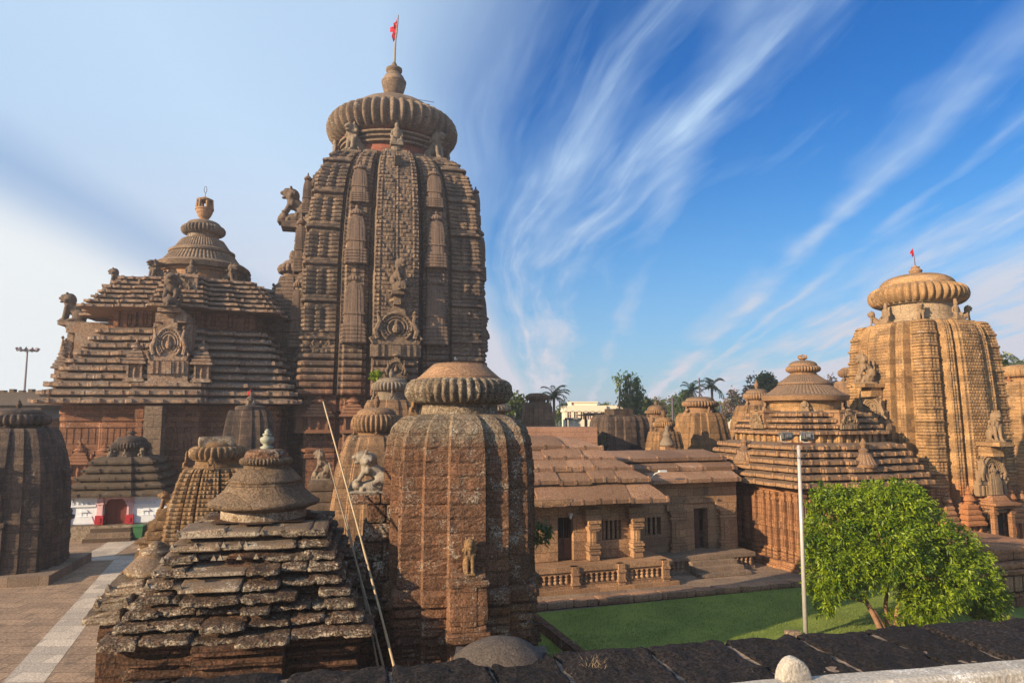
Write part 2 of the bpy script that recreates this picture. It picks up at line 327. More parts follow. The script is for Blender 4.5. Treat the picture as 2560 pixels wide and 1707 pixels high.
M['slate'] = stone('brown_slab_roof', (.125, .09, .062), (.10, .072, .05), soot_amt=.2, joint=None, bump=.4, lichen=(.2, .17, .13), lich_amt=.2)
M['statue'] = stone('pale_carved_stone', (.30, .24, .175), (.21, .165, .125), soot_amt=.35, soot=(.10, .085, .07), joint=None, bump=.8, sc=3.)
M['statue_dark'] = stone('dark_carved_stone', (.18, .13, .095), (.13, .095, .072), soot_amt=.4, soot=(.07, .058, .05), joint=None, bump=.8, sc=2.)
M['statue_white'] = stone('limewashed_carved_stone', (.42, .37, .30), (.27, .225, .18), soot_amt=.45, soot=(.10, .085, .07), joint=None, bump=.9, sc=4., lichen=(.5, .47, .41), lich_amt=.35)
M['ruin_bell'] = stone('weathered_bell_stone', (.28, .195, .125), (.20, .14, .095), soot_amt=.4, soot=(.075, .06, .05), lichen=(.36, .31, .25), lich_amt=.2, joint=(.55, 3.), jw=.008, bump=1., pit=.25, sc=1.8, streak=.4, low=((.30, .18, .09), 5.2, .12, .6), fc=0.8)
M['hump'] = stone('old_plaster', (.125, .10, .085), (.09, .075, .065), soot_amt=.3, joint=None, bump=.6, sc=2.5)
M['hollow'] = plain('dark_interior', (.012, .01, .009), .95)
M['black_lat'] = stone('black_laterite_coping', (.040, .032, .031), (.024, .020, .021), soot_amt=.3, soot=(.014, .012, .013), joint=None, bump=1., pit=1.2, sc=2.2, streak=.2, lichen=(.17, .15, .14), lich_amt=-.12, iv=.3, fc=0.95)
M['parapet'] = stone('limewashed_parapet', (.56, .52, .46), (.46, .42, .36), soot_amt=.12, soot=(.25, .21, .18), joint=None, bump=.5, sc=3.5, streak=.75, lichen=(.82, .81, .79), lich_amt=.45, fc=0.45)
M['white'] = plain('pale_blue_limewash', (.92, .97, 1.04), .8, var=.08, sc=3., bump=.2)
M['pink'] = plain('pink_limewash', (.80, .52, .56), .8, var=.08, sc=3.)
M['crimson'] = plain('crimson_paint', (.50, .012, .03), .6, var=.2, sc=5.)
M['redwood'] = plain('red_painted_door', (.17, .03, .018), .6, var=.3, sc=8.)
M['wood'] = plain('dark_brown_door', (.10, .042, .022), .6, var=.4, sc=6.)
M['bamboo'] = plain('dry_bamboo', (.46, .35, .21), .55, var=.25, sc=5.)
M['bamboo_grey'] = plain('grey_bamboo', (.25, .2, .14), .7, var=.25, sc=5.)
M['metal'] = plain('galvanised_steel', (.55, .53, .51), .5, .2, var=.12)
M['lampbody'] = plain('grey_lamp_housing', (.17, .17, .17), .5, .3)
M['rust'] = plain('rusty_brown_steel', (.13, .055, .04), .7, .2)
M['mast'] = plain('grey_mast_steel', (.26, .23, .27), .6, .3)
M['darkmetal'] = plain('dark_mast_steel', (.10, .085, .12), .6, .3)
M['flag'] = plain('red_cloth', (.62, .012, .035), .8, var=.25)
M['green'] = plain('green_plastic', (.035, .16, .06), .5)
M['cream'] = plain('cream_paint', (.84, .76, .60), .8, var=.05, sc=2.)
M['blue'] = plain('blue_paint', (.10, .10, .45), .7)
M['shutter'] = plain('maroon_shutter', (.20, .06, .045), .6)
M['bark'] = plain('brown_bark', (.30, .165, .10), .9, var=.4, sc=9., bump=.6)
M['palmbark'] = plain('pale_palm_bark', (.30, .2, .13), .9, var=.3)
M['leaf'] = leafmat('mango_leaf', (.026, .078, .005), (.25, .33, .010), 1.2, .28)
M['leafdark'] = leafmat('dusty_tree_leaf', (.05, .085, .025), (.10, .135, .04), .5, .3)
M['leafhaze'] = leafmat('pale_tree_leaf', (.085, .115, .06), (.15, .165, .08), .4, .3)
M['creeper'] = leafmat('creeper_leaf', (.07, .12, .03), (.15, .2, .05), .6, .3)
M['palm'] = leafmat('palm_leaf', (.07, .10, .045), (.13, .155, .07), .6, .3)
M['twig'] = leafmat('dry_leaf', (.16, .10, .07), (.22, .15, .10), .6, .25)
M['bird'] = plain('white_feathers', (.75, .72, .70), .8, var=.08)
M['birdgrey'] = plain('slate_feathers', (.10, .12, .16), .7, var=.4, sc=20.)
M['board'] = plain('black_board', (.012, .014, .016), .6)
M['letters'] = plain('white_lettering', (.8, .8, .78), .7, var=.03)

# ------------------------------------------------------------------ temple builders
def make_plan(half, ch=.012):
    """half: (u0, u1, projection, kind, divisions) from the centre of a side to its corner"""
    half = list(half); h2 = []
    for q, (a, b, p, k, n) in enumerate(half):      # steps between ribs are slightly splayed
        if q and abs(half[q - 1][2] - p) > 1e-6: a += ch if b - a > 3 * ch else .15 * (b - a)
        if q + 1 < len(half) and abs(half[q + 1][2] - p) > 1e-6: b -= ch if b - a > 3 * ch else .15 * (b - a)
        h2.append((a, b, p, k, n))
    full = [(-b, -a, p, k, n) for a, b, p, k, n in reversed(h2)] + h2; pts = []
    for a, b, p, k, n in full:
        for i in range(n + 1):
            u = a + (b - a) * i / n
            if pts and abs(pts[-1][0] - u) < 1e-9 and abs(pts[-1][1] - p) < 1e-9: continue
            pts.append((u, p, k, i))
    pts.pop(); return pts
def ring(pl, w, z, off=0., pabs=False, wz=None):
    """off: metres outward, one number or one per point of a side (or per point of all four)"""
    n = len(pl); u = np.array([p[0] for p in pl]); pr = np.array([p[1] for p in pl]); out = []
    off = np.broadcast_to(np.asarray(off, float), (n,)) if np.ndim(off) < 1 or len(off) == n else off
    for q in range(4):
        o = off if len(off) == n else off[q * n:(q + 1) * n]
        y = -(w + (pr if pabs else pr * w) + o); x = u * w + np.where(np.abs(u) > .8, u * o, 0)
        cm_ = np.abs(u) > .999; x = np.where(cm_, -(w + o) * .978, x); y = np.where(cm_, -(w + o) * .978, y)
        c, s = round(math.cos(q * math.pi / 2)), round(math.sin(q * math.pi / 2))
        out.append(np.stack([x * c - y * s, x * s + y * c, np.full(n, z)], 1))
    return np.concatenate(out)
BADA = [(0, .55), (.05, .55), (.055, .15), (.065, .42), (.115, .42), (.12, .05), (.13, .36), (.18, .36), (.185, .03), (.195, .25), (.22, .25), (.225, -.05), (.46, -.05),
        (.47, .28), (.50, .28), (.505, .05), (.515, .05), (.52, .3), (.55, .3), (.555, -.05), (.80, -.05), (.805, .2), (.84, .2), (.845, 0), (.86, 0), (.865, .28), (.90, .28),
        (.905, 0), (.92, 0), (.925, .35), (.96, .4), (.965, .05), (1., .05)]
def bada(mb, pl, w, z0, z1, amp, prof=BADA, pabs=False):
    mb.loft([ring(pl, w, z0 + (z1 - z0) * t, o * amp, pabs) for t, o in prof], False, True)
def gandi(mb, pl, z0, z1, wf, h, patt, jit=.0, sub=(0, .14, .32, .68, .86, .995), hbase=None):
    """curved spire body: wf(t) half width; patt(kind, course, sub level, column) -> metres outward"""
    rings = []; z = z0; i = 0; n = len(pl); jm = None
    while z < z1 - 1e-3:
        hh = min(hbase(i) if hbase else h, z1 - z)
        jm = nr.normal(0, jit, n * 4) if jit else 0
        for k, s in enumerate(sub):
            zz = z + hh * s
            o = np.array([patt(p[2], i, k, p[3]) for p in pl])
            o = np.tile(o, 4) + (jm * (1 if 0 < k < len(sub) - 1 else .3) if jit else 0)
            rings.append(ring(pl, wf((zz - z0) / (z1 - z0)), zz, o))
        z += hh; i += 1
    rings.append(ring(pl, wf(1.) * .9, z1)); mb.loft(rings, False, True)
def interp(tab): 
    xs = [a for a, b in tab]; ys = [b for a, b in tab]
    return lambda t: float(np.interp(t, xs, ys))
def smooth_prof(w, top=.62, k=2.4, rnd=.06):
    return lambda t: w * (1 - (1 - top) * t ** k) * (1 - (rnd * max(0, (t - .93) / .07) ** 2))
def crown(root, z0, rb, za0, za1, ra, zcap, rcap, mat, lobes=36, ld=.16, jit=0., neckmat=None, flat=0.2, capmat=None, steps=False, cone=False):
    """neck, ribbed disc and cap"""
    nk = MB(); nk.lathe([(rb * 1.06, z0 - .02), (rb * 1.06, z0 + .08 * ra), (rb, z0 + .1 * ra), (rb, za0 - .02), (rb * 1.12, za0), (rb * 1.18, za0 + .12 * (za1 - za0))], 40)
    nk.build('neck', neckmat or mat, root)
    zm, hh = (za0 + za1) / 2, (za1 - za0) / 2; pr = []
    for a in np.linspace(-80, 82, 11):
        pr.append((ra - .30 * ra + .30 * ra * math.cos(R(a)) ** .75, zm + hh * math.sin(R(a)), max(.15, math.cos(R(a)) ** .5)))
    am = MB(); am.lathe([(rb * .9, za0, 0)] + pr + [(rcap * .9, za1, 0)], lobes=lobes, ld=ld, jit=jit); am.build('amalaka', mat, root, True)
    cp = MB()
    if steps: cp.lathe([(rcap, za1 - .1), (rcap, za1 + .05), (rcap * .62, zcap - .05), (rcap * .60, zcap)], 32, jit=jit)
    elif cone: cp.lathe([(rcap, za1 - .12), (rcap * 1.0, za1 + .02)] + [(rcap * (1 - t) + flat * rcap * t, za1 + .02 + (zcap - za1) * (t + .22 * math.sin(t * math.pi))) for t in (.2, .4, .6, .8, 1.)], 40)
    else: cp.lathe([(rcap, za1 - .12), (rcap * 1.0, za1 + .02)] + [(rcap * math.cos(R(a)) ** .8, za1 + .02 + (zcap - za1) * math.sin(R(a))) for a in range(10, 80, 10)] + [(rcap * flat, zcap)], 36)
    cp.build('cap', capmat or mat, root, True)
def kalasha(root, z0, z1, r, mat, name='finial'):
    h = z1 - z0
    k = MB(); k.lathe([(r * x, z0 + h * t) for x, t in ((.55, -.03), (.62, .03), (.5, .06), (.62, .12), (.85, .25), (1., .40), (1., .45), (1.04, .46), (1.04, .5), (.96, .52), (.8, .62), (.55, .7), (.5, .74), (.68, .76), (.68, .82), (.45, .84), (.2, .88), (.24, .93), (.1, 1.))], 24)
    return k.build(name, mat, root, True)
SEGS5 = [(0, .27, .13, 'R', 6), (.27, .31, .05, 'g', 1), (.31, .62, .075, 'A', 4), (.62, .66, .01, 'g', 1), (.66, 1., 0., 'K', 4)]
SEGS5S = [(0, .28, .15, 'R', 2), (.28, .66, .08, 'A', 2), (.66, .68, .02, 'g', 1), (.68, 1., 0., 'K', 2)]
def soft_patt(a, big=4):
    def f(kd, i, k, c):
        v = (0, .75, 1, 1, .75, 0)[k] * a
        if kd == 'g': return -a
        if kd == 'K' and i % big == 0: v = (.2, 1.2, 1.7, 1.7, 1.2, .2)[k] * a
        return v
    return f
def deul(name, label, cat, X, Y, yaw, w, zb, zt, mat, h=.4, amp=.02, segs=None, prof=None, top=.66, jit=.006, wallmat=None, bw=1.03, z0=0., patt=None, group=None, base=True):
    root = empty(name, (X, Y, 0), R(yaw), label, cat, group)
    pl = make_plan(segs or SEGS5S, .022); wf = prof or smooth_prof(w, top)
    if base:
        b = MB(); bada(b, pl, w * bw, z0, zb, .05 * w); b.build('wall_base', wallmat or mat, root)
    g = MB(); gandi(g, pl, zb, zt, wf, h, patt or soft_patt(amp), jit); g.build('spire', mat, root)
    return root
def pidha_roof(mb, pl, tiers, d=.3, jit=.0, pabs=True, fas=.42):
    rings = []
    for (z0, z1, w0, w1, n) in tiers:
        h = (z1 - z0) / n
        for i in range(n):
            wa, wb = w0 + (w1 - w0) * i / n, w0 + (w1 - w0) * (i + 1) / n; z = z0 + h * i; m = len(pl) * 4
            j = nr.normal(0, jit, m) if jit else 0.
            if jit: wa += nr.normal(0, jit); 
            A = lambda w, zz, o: rings.append(ring(pl, w, zz, (o if np.ndim(o) else np.full(m, float(o))), pabs))
            A(wa - d, z, 0); A(wa - .02, z + .03 * h, j); A(wa, z + .10 * h, j); A(wa, z + fas * h, j); A(wa - .04, z + (fas + .04) * h, j)
            A(wa - (wa - wb + d) * .5, z + .72 * h, 0); A(wb - d, z + .93 * h, 0)
    mb.loft(rings, True, True)
def p_of(half, u):
    u = abs(u)
    for a, b, p, k, n in half:
        if a <= u <= b: return p
    return 0.
def fascia_knobs(mb, half, tiers, step, size, fas=.42):
    for (z0, z1, w0, w1, n) in tiers:
        h = (z1 - z0) / n
        for i in range(n):
            wa = w0 + (w1 - w0) * i / n; z = z0 + h * i; k = max(2, int(2 * wa / step))
            def side(t, q):
                for m in range(k + 1):
                    u = -1 + 2 * (m + rng.uniform(-.2, .2)) / k; u = max(-.93, min(.93, u)); y = -(wa + p_of(half, u)); x = u * wa
                    s = size * rng.uniform(.7, 1.25)
                    t.box(x - s * .5, x + s * .5, y - size * .3, y + size * .8, z + fas * h * .2, z + fas * h * rng.uniform(1.1, 1.55), s * .16, 0)
            mb.rot4(side)
def bell(root, z0, zs, rs, mat, flutes=60, name='bell'):
    """the bell under a stepped roof's crown: profile through (rs, zs), fluted"""
    b = MB(); pr = []
    for i in range(len(zs)): pr.append((rs[i][0], zs[i], rs[i][1] if len(rs[i]) > 1 else 0.))
    b.lathe(pr, lobes=flutes, ld=.05); return b.build(name, mat, root, False)

# ------------------------------------------------------------------ carved figures: one skin over joined volumes
def figure(name, parts, vox, mat=None):
    mb = MB()
    for p in parts:
        if p[0] == 'e':
            c, r = p[1], p[2]; rot = Matrix.Rotation(p[3], 3, p[4]) if len(p) > 3 else None
            vs, fs = [], []; nu, nv = 12, 8
            for j in range(nv + 1):
                for i in range(nu):
                    a, b = 2 * math.pi * i / nu, math.pi * (j / nv) - math.pi / 2
                    v = Vector((r[0] * math.cos(a) * max(math.cos(b), .02), r[1] * math.sin(a) * max(math.cos(b), .02), r[2] * math.sin(b)))
                    if rot: v = rot @ v
                    vs.append(v + Vector(c))
            for j in range(nv):
                for i in range(nu):
                    k = (i + 1) % nu; fs.append((j * nu + i, j * nu + k, (j + 1) * nu + k, (j + 1) * nu + i))
            fs.append(tuple(range(nu))[::-1]); fs.append(tuple(nv * nu + i for i in range(nu)))
            mb.add(vs, fs)
        elif p[0] == 'c': mb.tube([p[1], Vector(p[1]).lerp(Vector(p[2]), .5), p[2]], [p[3], (p[3] + p[4]) / 2, p[4]], 10)
        else: mb.box(*p[1:])
    o = mb.build(name, mat); md = o.modifiers.new('skin', 'REMESH'); md.mode = 'VOXEL'; md.voxel_size = vox
    sm = o.modifiers.new('smooth', 'SMOOTH'); sm.iterations = 3
    dg = bpy.context.evaluated_depsgraph_get(); dg.update()
    me = bpy.data.meshes.new_from_object(o.evaluated_get(dg)); me.name = name
    old = o.data; bpy.data.objects.remove(o); bpy.data.meshes.remove(old)
    if mat and not me.materials: me.materials.append(mat)
    return me
def both(*a):
    """mirror in y"""
    out = list(a)
    for p in a:
        q = list(p)
        q[1] = (p[1][0], -p[1][1], p[1][2])
        if p[0] == 'c': q[2] = (p[2][0], -p[2][1], p[2][2])
        out.append(tuple(q))
    return out
LION = figure('seated_lion', [('e', (-.05, 0, .42), (.3, .17, .2), -.7, 'Y'), ('e', (.1, 0, .56), (.17, .18, .22)), ('e', (.12, 0, .77), (.2, .235, .235)), ('e', (.27, 0, .83), (.15, .145, .15)),
    ('e', (.39, 0, .82), (.085, .1, .06)), ('e', (.37, 0, .70), (.075, .08, .03)), ('c', (-.36, 0, .08), (-.42, 0, .34), .05, .045), ('e', (-.37, 0, .48), (.08, .06, .11)), ('b', -.42, .42, -.2, .2, 0, .05)]
    + both(('e', (-.2, .15, .22), (.2, .09, .2)), ('e', (.0, .17, .08), (.15, .07, .05)), ('c', (.17, .11, .52), (.25, .11, .06), .085, .065), ('e', (.3, .11, .08), (.09, .06, .05)), ('e', (.18, .15, .98), (.05, .045, .05)), ('e', (.35, .075, .91), (.035, .04, .035)))
    + [('e', (.12 + .12 * math.cos(k), .25 * math.sin(k * 1.7), .62 + .1 * math.sin(k)), (.06, .05, .07)) for k in range(8)], .024)
RAMP = figure('lion_on_elephant', [('c', (-.2, 0, .44), (.08, 0, .66), .18, .18), ('e', (.1, 0, .62), (.18, .19, .2)), ('e', (.1, 0, .83), (.22, .25, .22)), ('e', (.26, 0, .91), (.16, .16, .155)), ('e', (.40, 0, .91), (.1, .105, .06)),
    ('e', (.37, 0, .77), (.08, .085, .035)), ('c', (-.38, 0, .36), (-.44, 0, .6), .05, .04), ('e', (-.4, 0, .72), (.07, .05, .1)), ('e', (-.02, 0, .16), (.38, .23, .17)), ('e', (.36, 0, .2), (.15, .15, .14)), ('c', (.48, 0, .2), (.53, 0, .03), .06, .035), ('b', -.45, .52, -.26, .26, 0, .05)]
    + both(('c', (.16, .14, .6), (.3, .15, .34), .075, .06), ('e', (.34, .15, .33), (.09, .06, .05)), ('e', (-.24, .16, .38), (.18, .1, .16)), ('c', (-.16, .19, .32), (-.02, .2, .26), .07, .06), ('e', (.15, .17, 1.04), (.05, .045, .06)), ('e', (.34, .08, 1.0), (.035, .04, .035)), ('e', (.33, .16, .22), (.07, .04, .09)), ('c', (.2, .15, .15), (.24, .16, .03), .07, .06))
    + [('e', (.06 + .14 * math.cos(k), .26 * math.sin(k * 1.7), .7 + .14 * math.sin(k)), (.06, .05, .07)) for k in range(9)], .024)
DEITY = figure('seated_deity', [('e', (0, 0, .45), (.15, .19, .24)), ('e', (.02, 0, .6), (.14, .2, .12)), ('e', (.02, 0, .80), (.12, .12, .14)), ('c', (0, 0, .66), (.02, 0, .76), .07, .07), ('e', (0, 0, .94), (.1, .1, .09)), ('e', (.13, 0, .79), (.03, .025, .04)), ('b', -.24, .3, -.32, .32, 0, .1)]
    + both(('c', (.0, .14, .2), (.22, .26, .2), .1, .085), ('c', (.22, .26, .2), (.25, .02, .16), .075, .06), ('c', (.0, .2, .6), (.03, .29, .38), .06, .05), ('c', (.03, .29, .38), (.22, .2, .3), .05, .045), ('e', (.24, .19, .3), (.06, .05, .04))), .03)
HERALD = figure('standing_figure', [('e', (0, 0, .58), (.1, .13, .17)), ('e', (0, 0, .48), (.11, .13, .1)), ('e', (.01, 0, .84), (.075, .08, .1)), ('c', (0, 0, .7), (.01, 0, .78), .05, .05), ('e', (0, 0, .95), (.06, .06, .07)), ('b', -.13, .15, -.2, .2, 0, .05)]
    + both(('c', (0, .07, .46), (.02, .09, .05), .075, .05), ('c', (0, .14, .68), (.02, .21, .48), .045, .04), ('c', (.02, .21, .48), (.1, .14, .4), .04, .035), ('e', (.05, .09, .06), (.08, .045, .03))), .025)

# prototypes for the repeated shrines in relief
def mini_spire_mesh():
    """about 1 wide and 3 tall, base at 0: plinth, curved ribbed body, ribbed disc, cap"""
    m = MB(); pl = make_plan([(0, .3, .14, 'R', 2), (.3, .64, .07, 'A', 2), (.64, 1, 0., 'K', 2)])
    m.loft([ring(pl, .5, z, o) for z, o in ((-.02, .0), (.02, .06), (.12, .06), (.15, -.01), (.17, .05), (.27, .05), (.3, -.02), (.32, .04), (.42, .04), (.45, -.03), (.47, .03), (.57, .03), (.6, -.04), (.62, .02), (.72, .02), (.75, -.09), (1.08, -.09), (1.1, -.02), (1.16, -.02), (1.17, -.08))], False, True)
    gandi(m, pl, 1.15, 2.35, lambda t: .43 * (1 - .36 * t ** 3), .085, soft_patt(.016, 5), 0)
    m.lathe([(.24, 2.33), (.24, 2.45)], 16); m.lathe([(.26, 2.45, 0), (.38, 2.47), (.42, 2.54), (.38, 2.62), (.3, 2.65, 0)], lobes=16, ld=.14)
    m.lathe([(.32, 2.64), (.2, 2.74), (.08, 2.78), (.1, 2.85), (.07, 2.95), (.02, 3.)], 14); return m.mesh('mini_spire')
def mini_shrine_mesh():
    """about 1 wide and 2 tall: columned niche under a stepped roof with a bell"""
    m = MB(); m.box(-.5, .5, -.35, .35, 0, .1); m.box(-.44, .44, -.3, .3, .1, .18); m.box(-.3, .3, -.12, .3, .18, .85)
    for x in (-.36, .28): m.box(x - .0, x + .09, -.28, .3, .18, .85)
    m.tube([(0, -.14, .2), (0, -.16, .45), (0, -.14, .62)], [.09, .1, .07], 8); m.lathe([(.07, .62), (.08, .7), (.02, .78)], 8, (0, -.14, 0))
    z = .85
    for k, s in enumerate((.56, .48, .40, .32)):
        m.box(-s, s, -s * .75, s * .6, z, z + .07); m.box(-s, s, -s * .75, s * .6, z + .07, z + .15, .1, .1); z += .17
    m.lathe([(.2, z - .02), (.2, z + .06), (.3, z + .08), (.22, z + .2), (.1, z + .26), (.16, z + .29), (.1, z + .36), (.04, z + .38), (.07, z + .46), (.01, z + .55)], 14)
    return m.mesh('mini_shrine')
MINI_SPIRE = mini_spire_mesh(); MINI_SHRINE = mini_shrine_mesh()
def arch_panel_mesh():
    """gable of a niche facing -y, 2 wide and 2.6 tall: stepped slab, horseshoe rings round a seated figure, scrolls, crest"""
    m = MB(); m.box(-1, 1, -.08, .3, 0, .55); m.box(-.92, .92, -.12, .3, .55, .75); m.box(-.78, .78, -.07, .3, .75, 1.25); m.box(-.6, .6, -.07, .3, 1.25, 1.75); m.box(-.35, .35, -.06, .3, 1.75, 2.15); m.box(-.15, .15, -.06, .3, 2.15, 2.4)
    for r, t, y in ((.62, .07, -.16), (.46, .05, -.13), (.33, .05, -.13)):
        m.tube([(r * math.sin(a), y, 1.28 + r * math.cos(a)) for a in np.linspace(-2.5, 2.5, 22)], t, 6)
    for k in range(20):
        a = -2.4 + 4.8 * k / 19; m.lathe([(.001, -.07), (.06, 0), (.001, .07)], 6, (.54 * math.sin(a), -.15, 1.28 + .54 * math.cos(a)))
    m.lathe([(.12, 0), (.17, .12), (.13, .3), (.07, .36), (.09, .46), (.02, .56)], 8, (0, -.14, 1.05))
    for s in (-1, 1):
        m.tube([(s * .74, -.14, .8), (s * .82, -.17, 1.1), (s * .66, -.17, 1.5), (s * .74, -.14, 1.85)], [.1, .12, .1, .05], 7); m.lathe([(.001, -.1), (.11, 0), (.001, .1)], 7, (s * .72, -.16, 1.92))
        for x in (.25, .5, .75): m.box(s * x - .05, s * x + .05, -.16, 0, .02, .52)
        m.tube([(s * .9, -.12, .6), (s * 1.02, -.15, .8), (s * .88, -.15, .95)], [.07, .08, .04], 6)
    m.box(-.18, .18, -.2, 0, .0, .5); m.lathe([(.16, 2.35), (.3, 2.42), (.3, 2.5), (.14, 2.6)], 10, (0, -.02, 0))
    return m.mesh('niche_gable')
ARCH = arch_panel_mesh()
def flag(name, root_loc, h, label, mat_pole, flag_w, sway=.06, lean=.02):
    """pennon on a staff bound with cloth"""
    r = empty(name, root_loc, 0, label, 'flag')
    p = MB(); p.tube([(0, 0, -.05 * h), (lean * h * .2, 0, .4 * h), (lean * h, 0, h)], [.028 * h, .018 * h, .008 * h], 7); p.build('flagstaff', mat_pole, r)
    c = MB(); pts = []; n = 9
    for i in range(n + 1):
        t = i / n; z = h * (1.0 - .46 * t); wdt = flag_w * h * math.sin(min(1, t * 1.25) * math.pi * .8) * (1 if i % 3 else .55) + .006 * h
        x0 = lean * h * (1 - .46 * t)
        pts += [(x0, -.01, z), (x0 - wdt * .5, .05 * h * math.sin(3 * t), z - .02 * h), (x0 - wdt, .03 * h * math.sin(5 * t + 1), z - .05 * h - .05 * h * (i % 2))]
    fs = [(3 * i + k, 3 * i + k + 1, 3 * i + k + 4, 3 * i + k + 3) for i in range(n) for k in (0, 1)]
    c.add(pts, fs); o = c.build('pennon', M['flag'], r, True); sd_ = o.modifiers.new('thick', 'SOLIDIFY'); sd_.thickness = .015 * h
    return r

# ================================================================== GROUND
def sheet(name, pts, z, mat, kind='structure', parent=None):
    m = MB(); m.add([(p[0], p[1], z) for p in pts], [tuple(range(len(pts)))]); o = m.build(name, mat, parent); o['kind'] = kind; return o
M['earth'] = stone('packed_earth', (.22, .16, .11), (.17, .125, .09), soot_amt=.15, joint=None, bump=.3, sc=.4)
M['paving'] = stone('worn_paving', (.42, .29, .20), (.32, .225, .155), soot_amt=.5, soot=(.13, .10, .08), joint=(1.3, .8), jw=.02, bvar=.14, bump=.3, sc=.7, floor=True)
M['strip'] = stone('pale_path_slabs', (.60, .52, .44), (.52, .45, .385), soot_amt=.12, soot=(.3, .25, .2), joint=(1.4, .8), jw=.012, bump=.2, floor=True)
M['kerbstone'] = stone('red_kerb_stone', (.40, .235, .145), (.32, .19, .125), soot_amt=.2, joint=(1.2, .6), jw=.02, bump=.6, lichen=(.5, .4, .3), lich_amt=.2)
M['court'] = stone('grey_brown_court', (.30, .22, .16), (.25, .185, .14), soot_amt=.2, joint=(1.3, .7), jw=.012, bump=.3, floor=True)
def grassmat():
    m, nt, b = newmat('mown_grass'); tcn = nd(nt, 'ShaderNodeTexCoord'); co = tcn.outputs['Object']
    a = noise(nt, co, .5, 4, .65); f = noise(nt, co, 40, 3, .7)
    c = mixc(nt, ramp(nt, mth(nt, 'ADD', mth(nt, 'MULTIPLY', a, .55), mth(nt, 'MULTIPLY', f, .45)), [(.36, 0.), (.62, 1.)]), (.085, .135, .012), (.20, .255, .035))
    c = mixc(nt, sstep(nt, noise(nt, co, 1.6, 5, .7), .58, .72), c, (.15, .14, .05))
    lk(nt, c, b.inputs['Base Color']); b.inputs['Roughness'].default_value = .9
    bp = nd(nt, 'ShaderNodeBump', i={'Strength': .8, 'Distance': .05}); lk(nt, f, bp.inputs['Height']); lk(nt, bp.outputs[0], b.inputs['Normal']); return m
M['grass'] = grassmat()
sheet('ground', [(-700, -40), (700, -40), (700, 1200), (-700, 1200)], -.02, M['earth'])
sheet('courtyard_paving', [(-48, 12), (0.6, 12), (0.6, 31), (-6, 60), (-60, 60)], 0, M['paving'])
g1, g2 = gr(210, 1262), gr(300, 1240)
sheet('paved_path', [gr(5, 1568), gr(100, 1568), gr(310, 1285), gr(262, 1286)], .006, M['strip'])
sheet('paved_path', [gr(262, 1286), gr(120, 1290), gr(120, 1279), gr(200, 1272), gr(255, 1241), gr(318, 1240), gr(262, 1276), gr(345, 1278), gr(330, 1286)], .012, M['strip'])
lawn = sheet('lawn', [(.4, 14), (32, 14), (32, 38.0), (12.5, 32.7), (.4, 28.6)], .02, M['grass'])
def grass_tufts():
    m = MB(); vs = []; fs = []
    for i in range(40000):
        y = 21.5 + 14.5 * rng.random() ** 1.5; x = .6 + (15 + (y - 22) * .6) * rng.random()
        if y > 28.5 + (x - .4) * .33: continue
        h = rng.uniform(.025, .075); a = rng.uniform(0, 6.3); dx, dy = math.cos(a) * .012, math.sin(a) * .012; l = rng.uniform(-.03, .03)
        b = len(vs); vs += [(x - dx, y - dy, .019), (x + dx, y + dy, .019), (x + l, y + l * .6, .02 + h)]; fs.append((b, b + 1, b + 2))
    m.add(vs, fs); o = m.build('grass', M['grass']); tag(o, 'short green mown grass of the lawn before the small halls', 'grass', kind='stuff')
grass_tufts()
RY = R(17)
def kerb():
    a, b = gr(1240, 1402), gr(1860, 1347); d = (b - a).normalized(); m = MB(); t = -.5; p = Vector((-d.y, d.x, 0)); L = (b - a).length + 14
    ang = math.atan2(d.y, d.x)
    while t < L:
        l = rng.uniform(.8, 1.7); c = a + d * (t + l / 2) + p * .3
        m.rough((c.x, c.y, .13), (l * .985, .62 + rng.uniform(0, .08), .30 + rng.uniform(-.03, .04)), .035, (6, 3, 2), ang, fr=1.6); t += l
    o = m.build('kerb', M['kerbstone']); o['kind'] = 'structure'
    e = a + p * .3; f_ = a + d * L + p * .3
    sheet('stone_court', [(e.x, e.y), (f_.x, f_.y), (f_.x - 6, f_.y + 18), (e.x - 6, e.y + 18)], .10, M['court'])
kerb()
def bed_wall():     # low dark wall at the lawn's left end
    a, b = gr(1232, 1432), gr(1335, 1515); d = (b - a).normalized(); m = MB(); c = (a + b) / 2
    m.rough((c.x - .1, c.y, .17), ((b - a).length + 1.5, .35, .42), .03, (20, 2, 2), math.atan2(d.y, d.x), fr=1.2)
    tag(m.build('low_wall', M['ruin_wall']), 'low dark stone edging wall at the left end of the lawn', 'wall')
bed_wall()

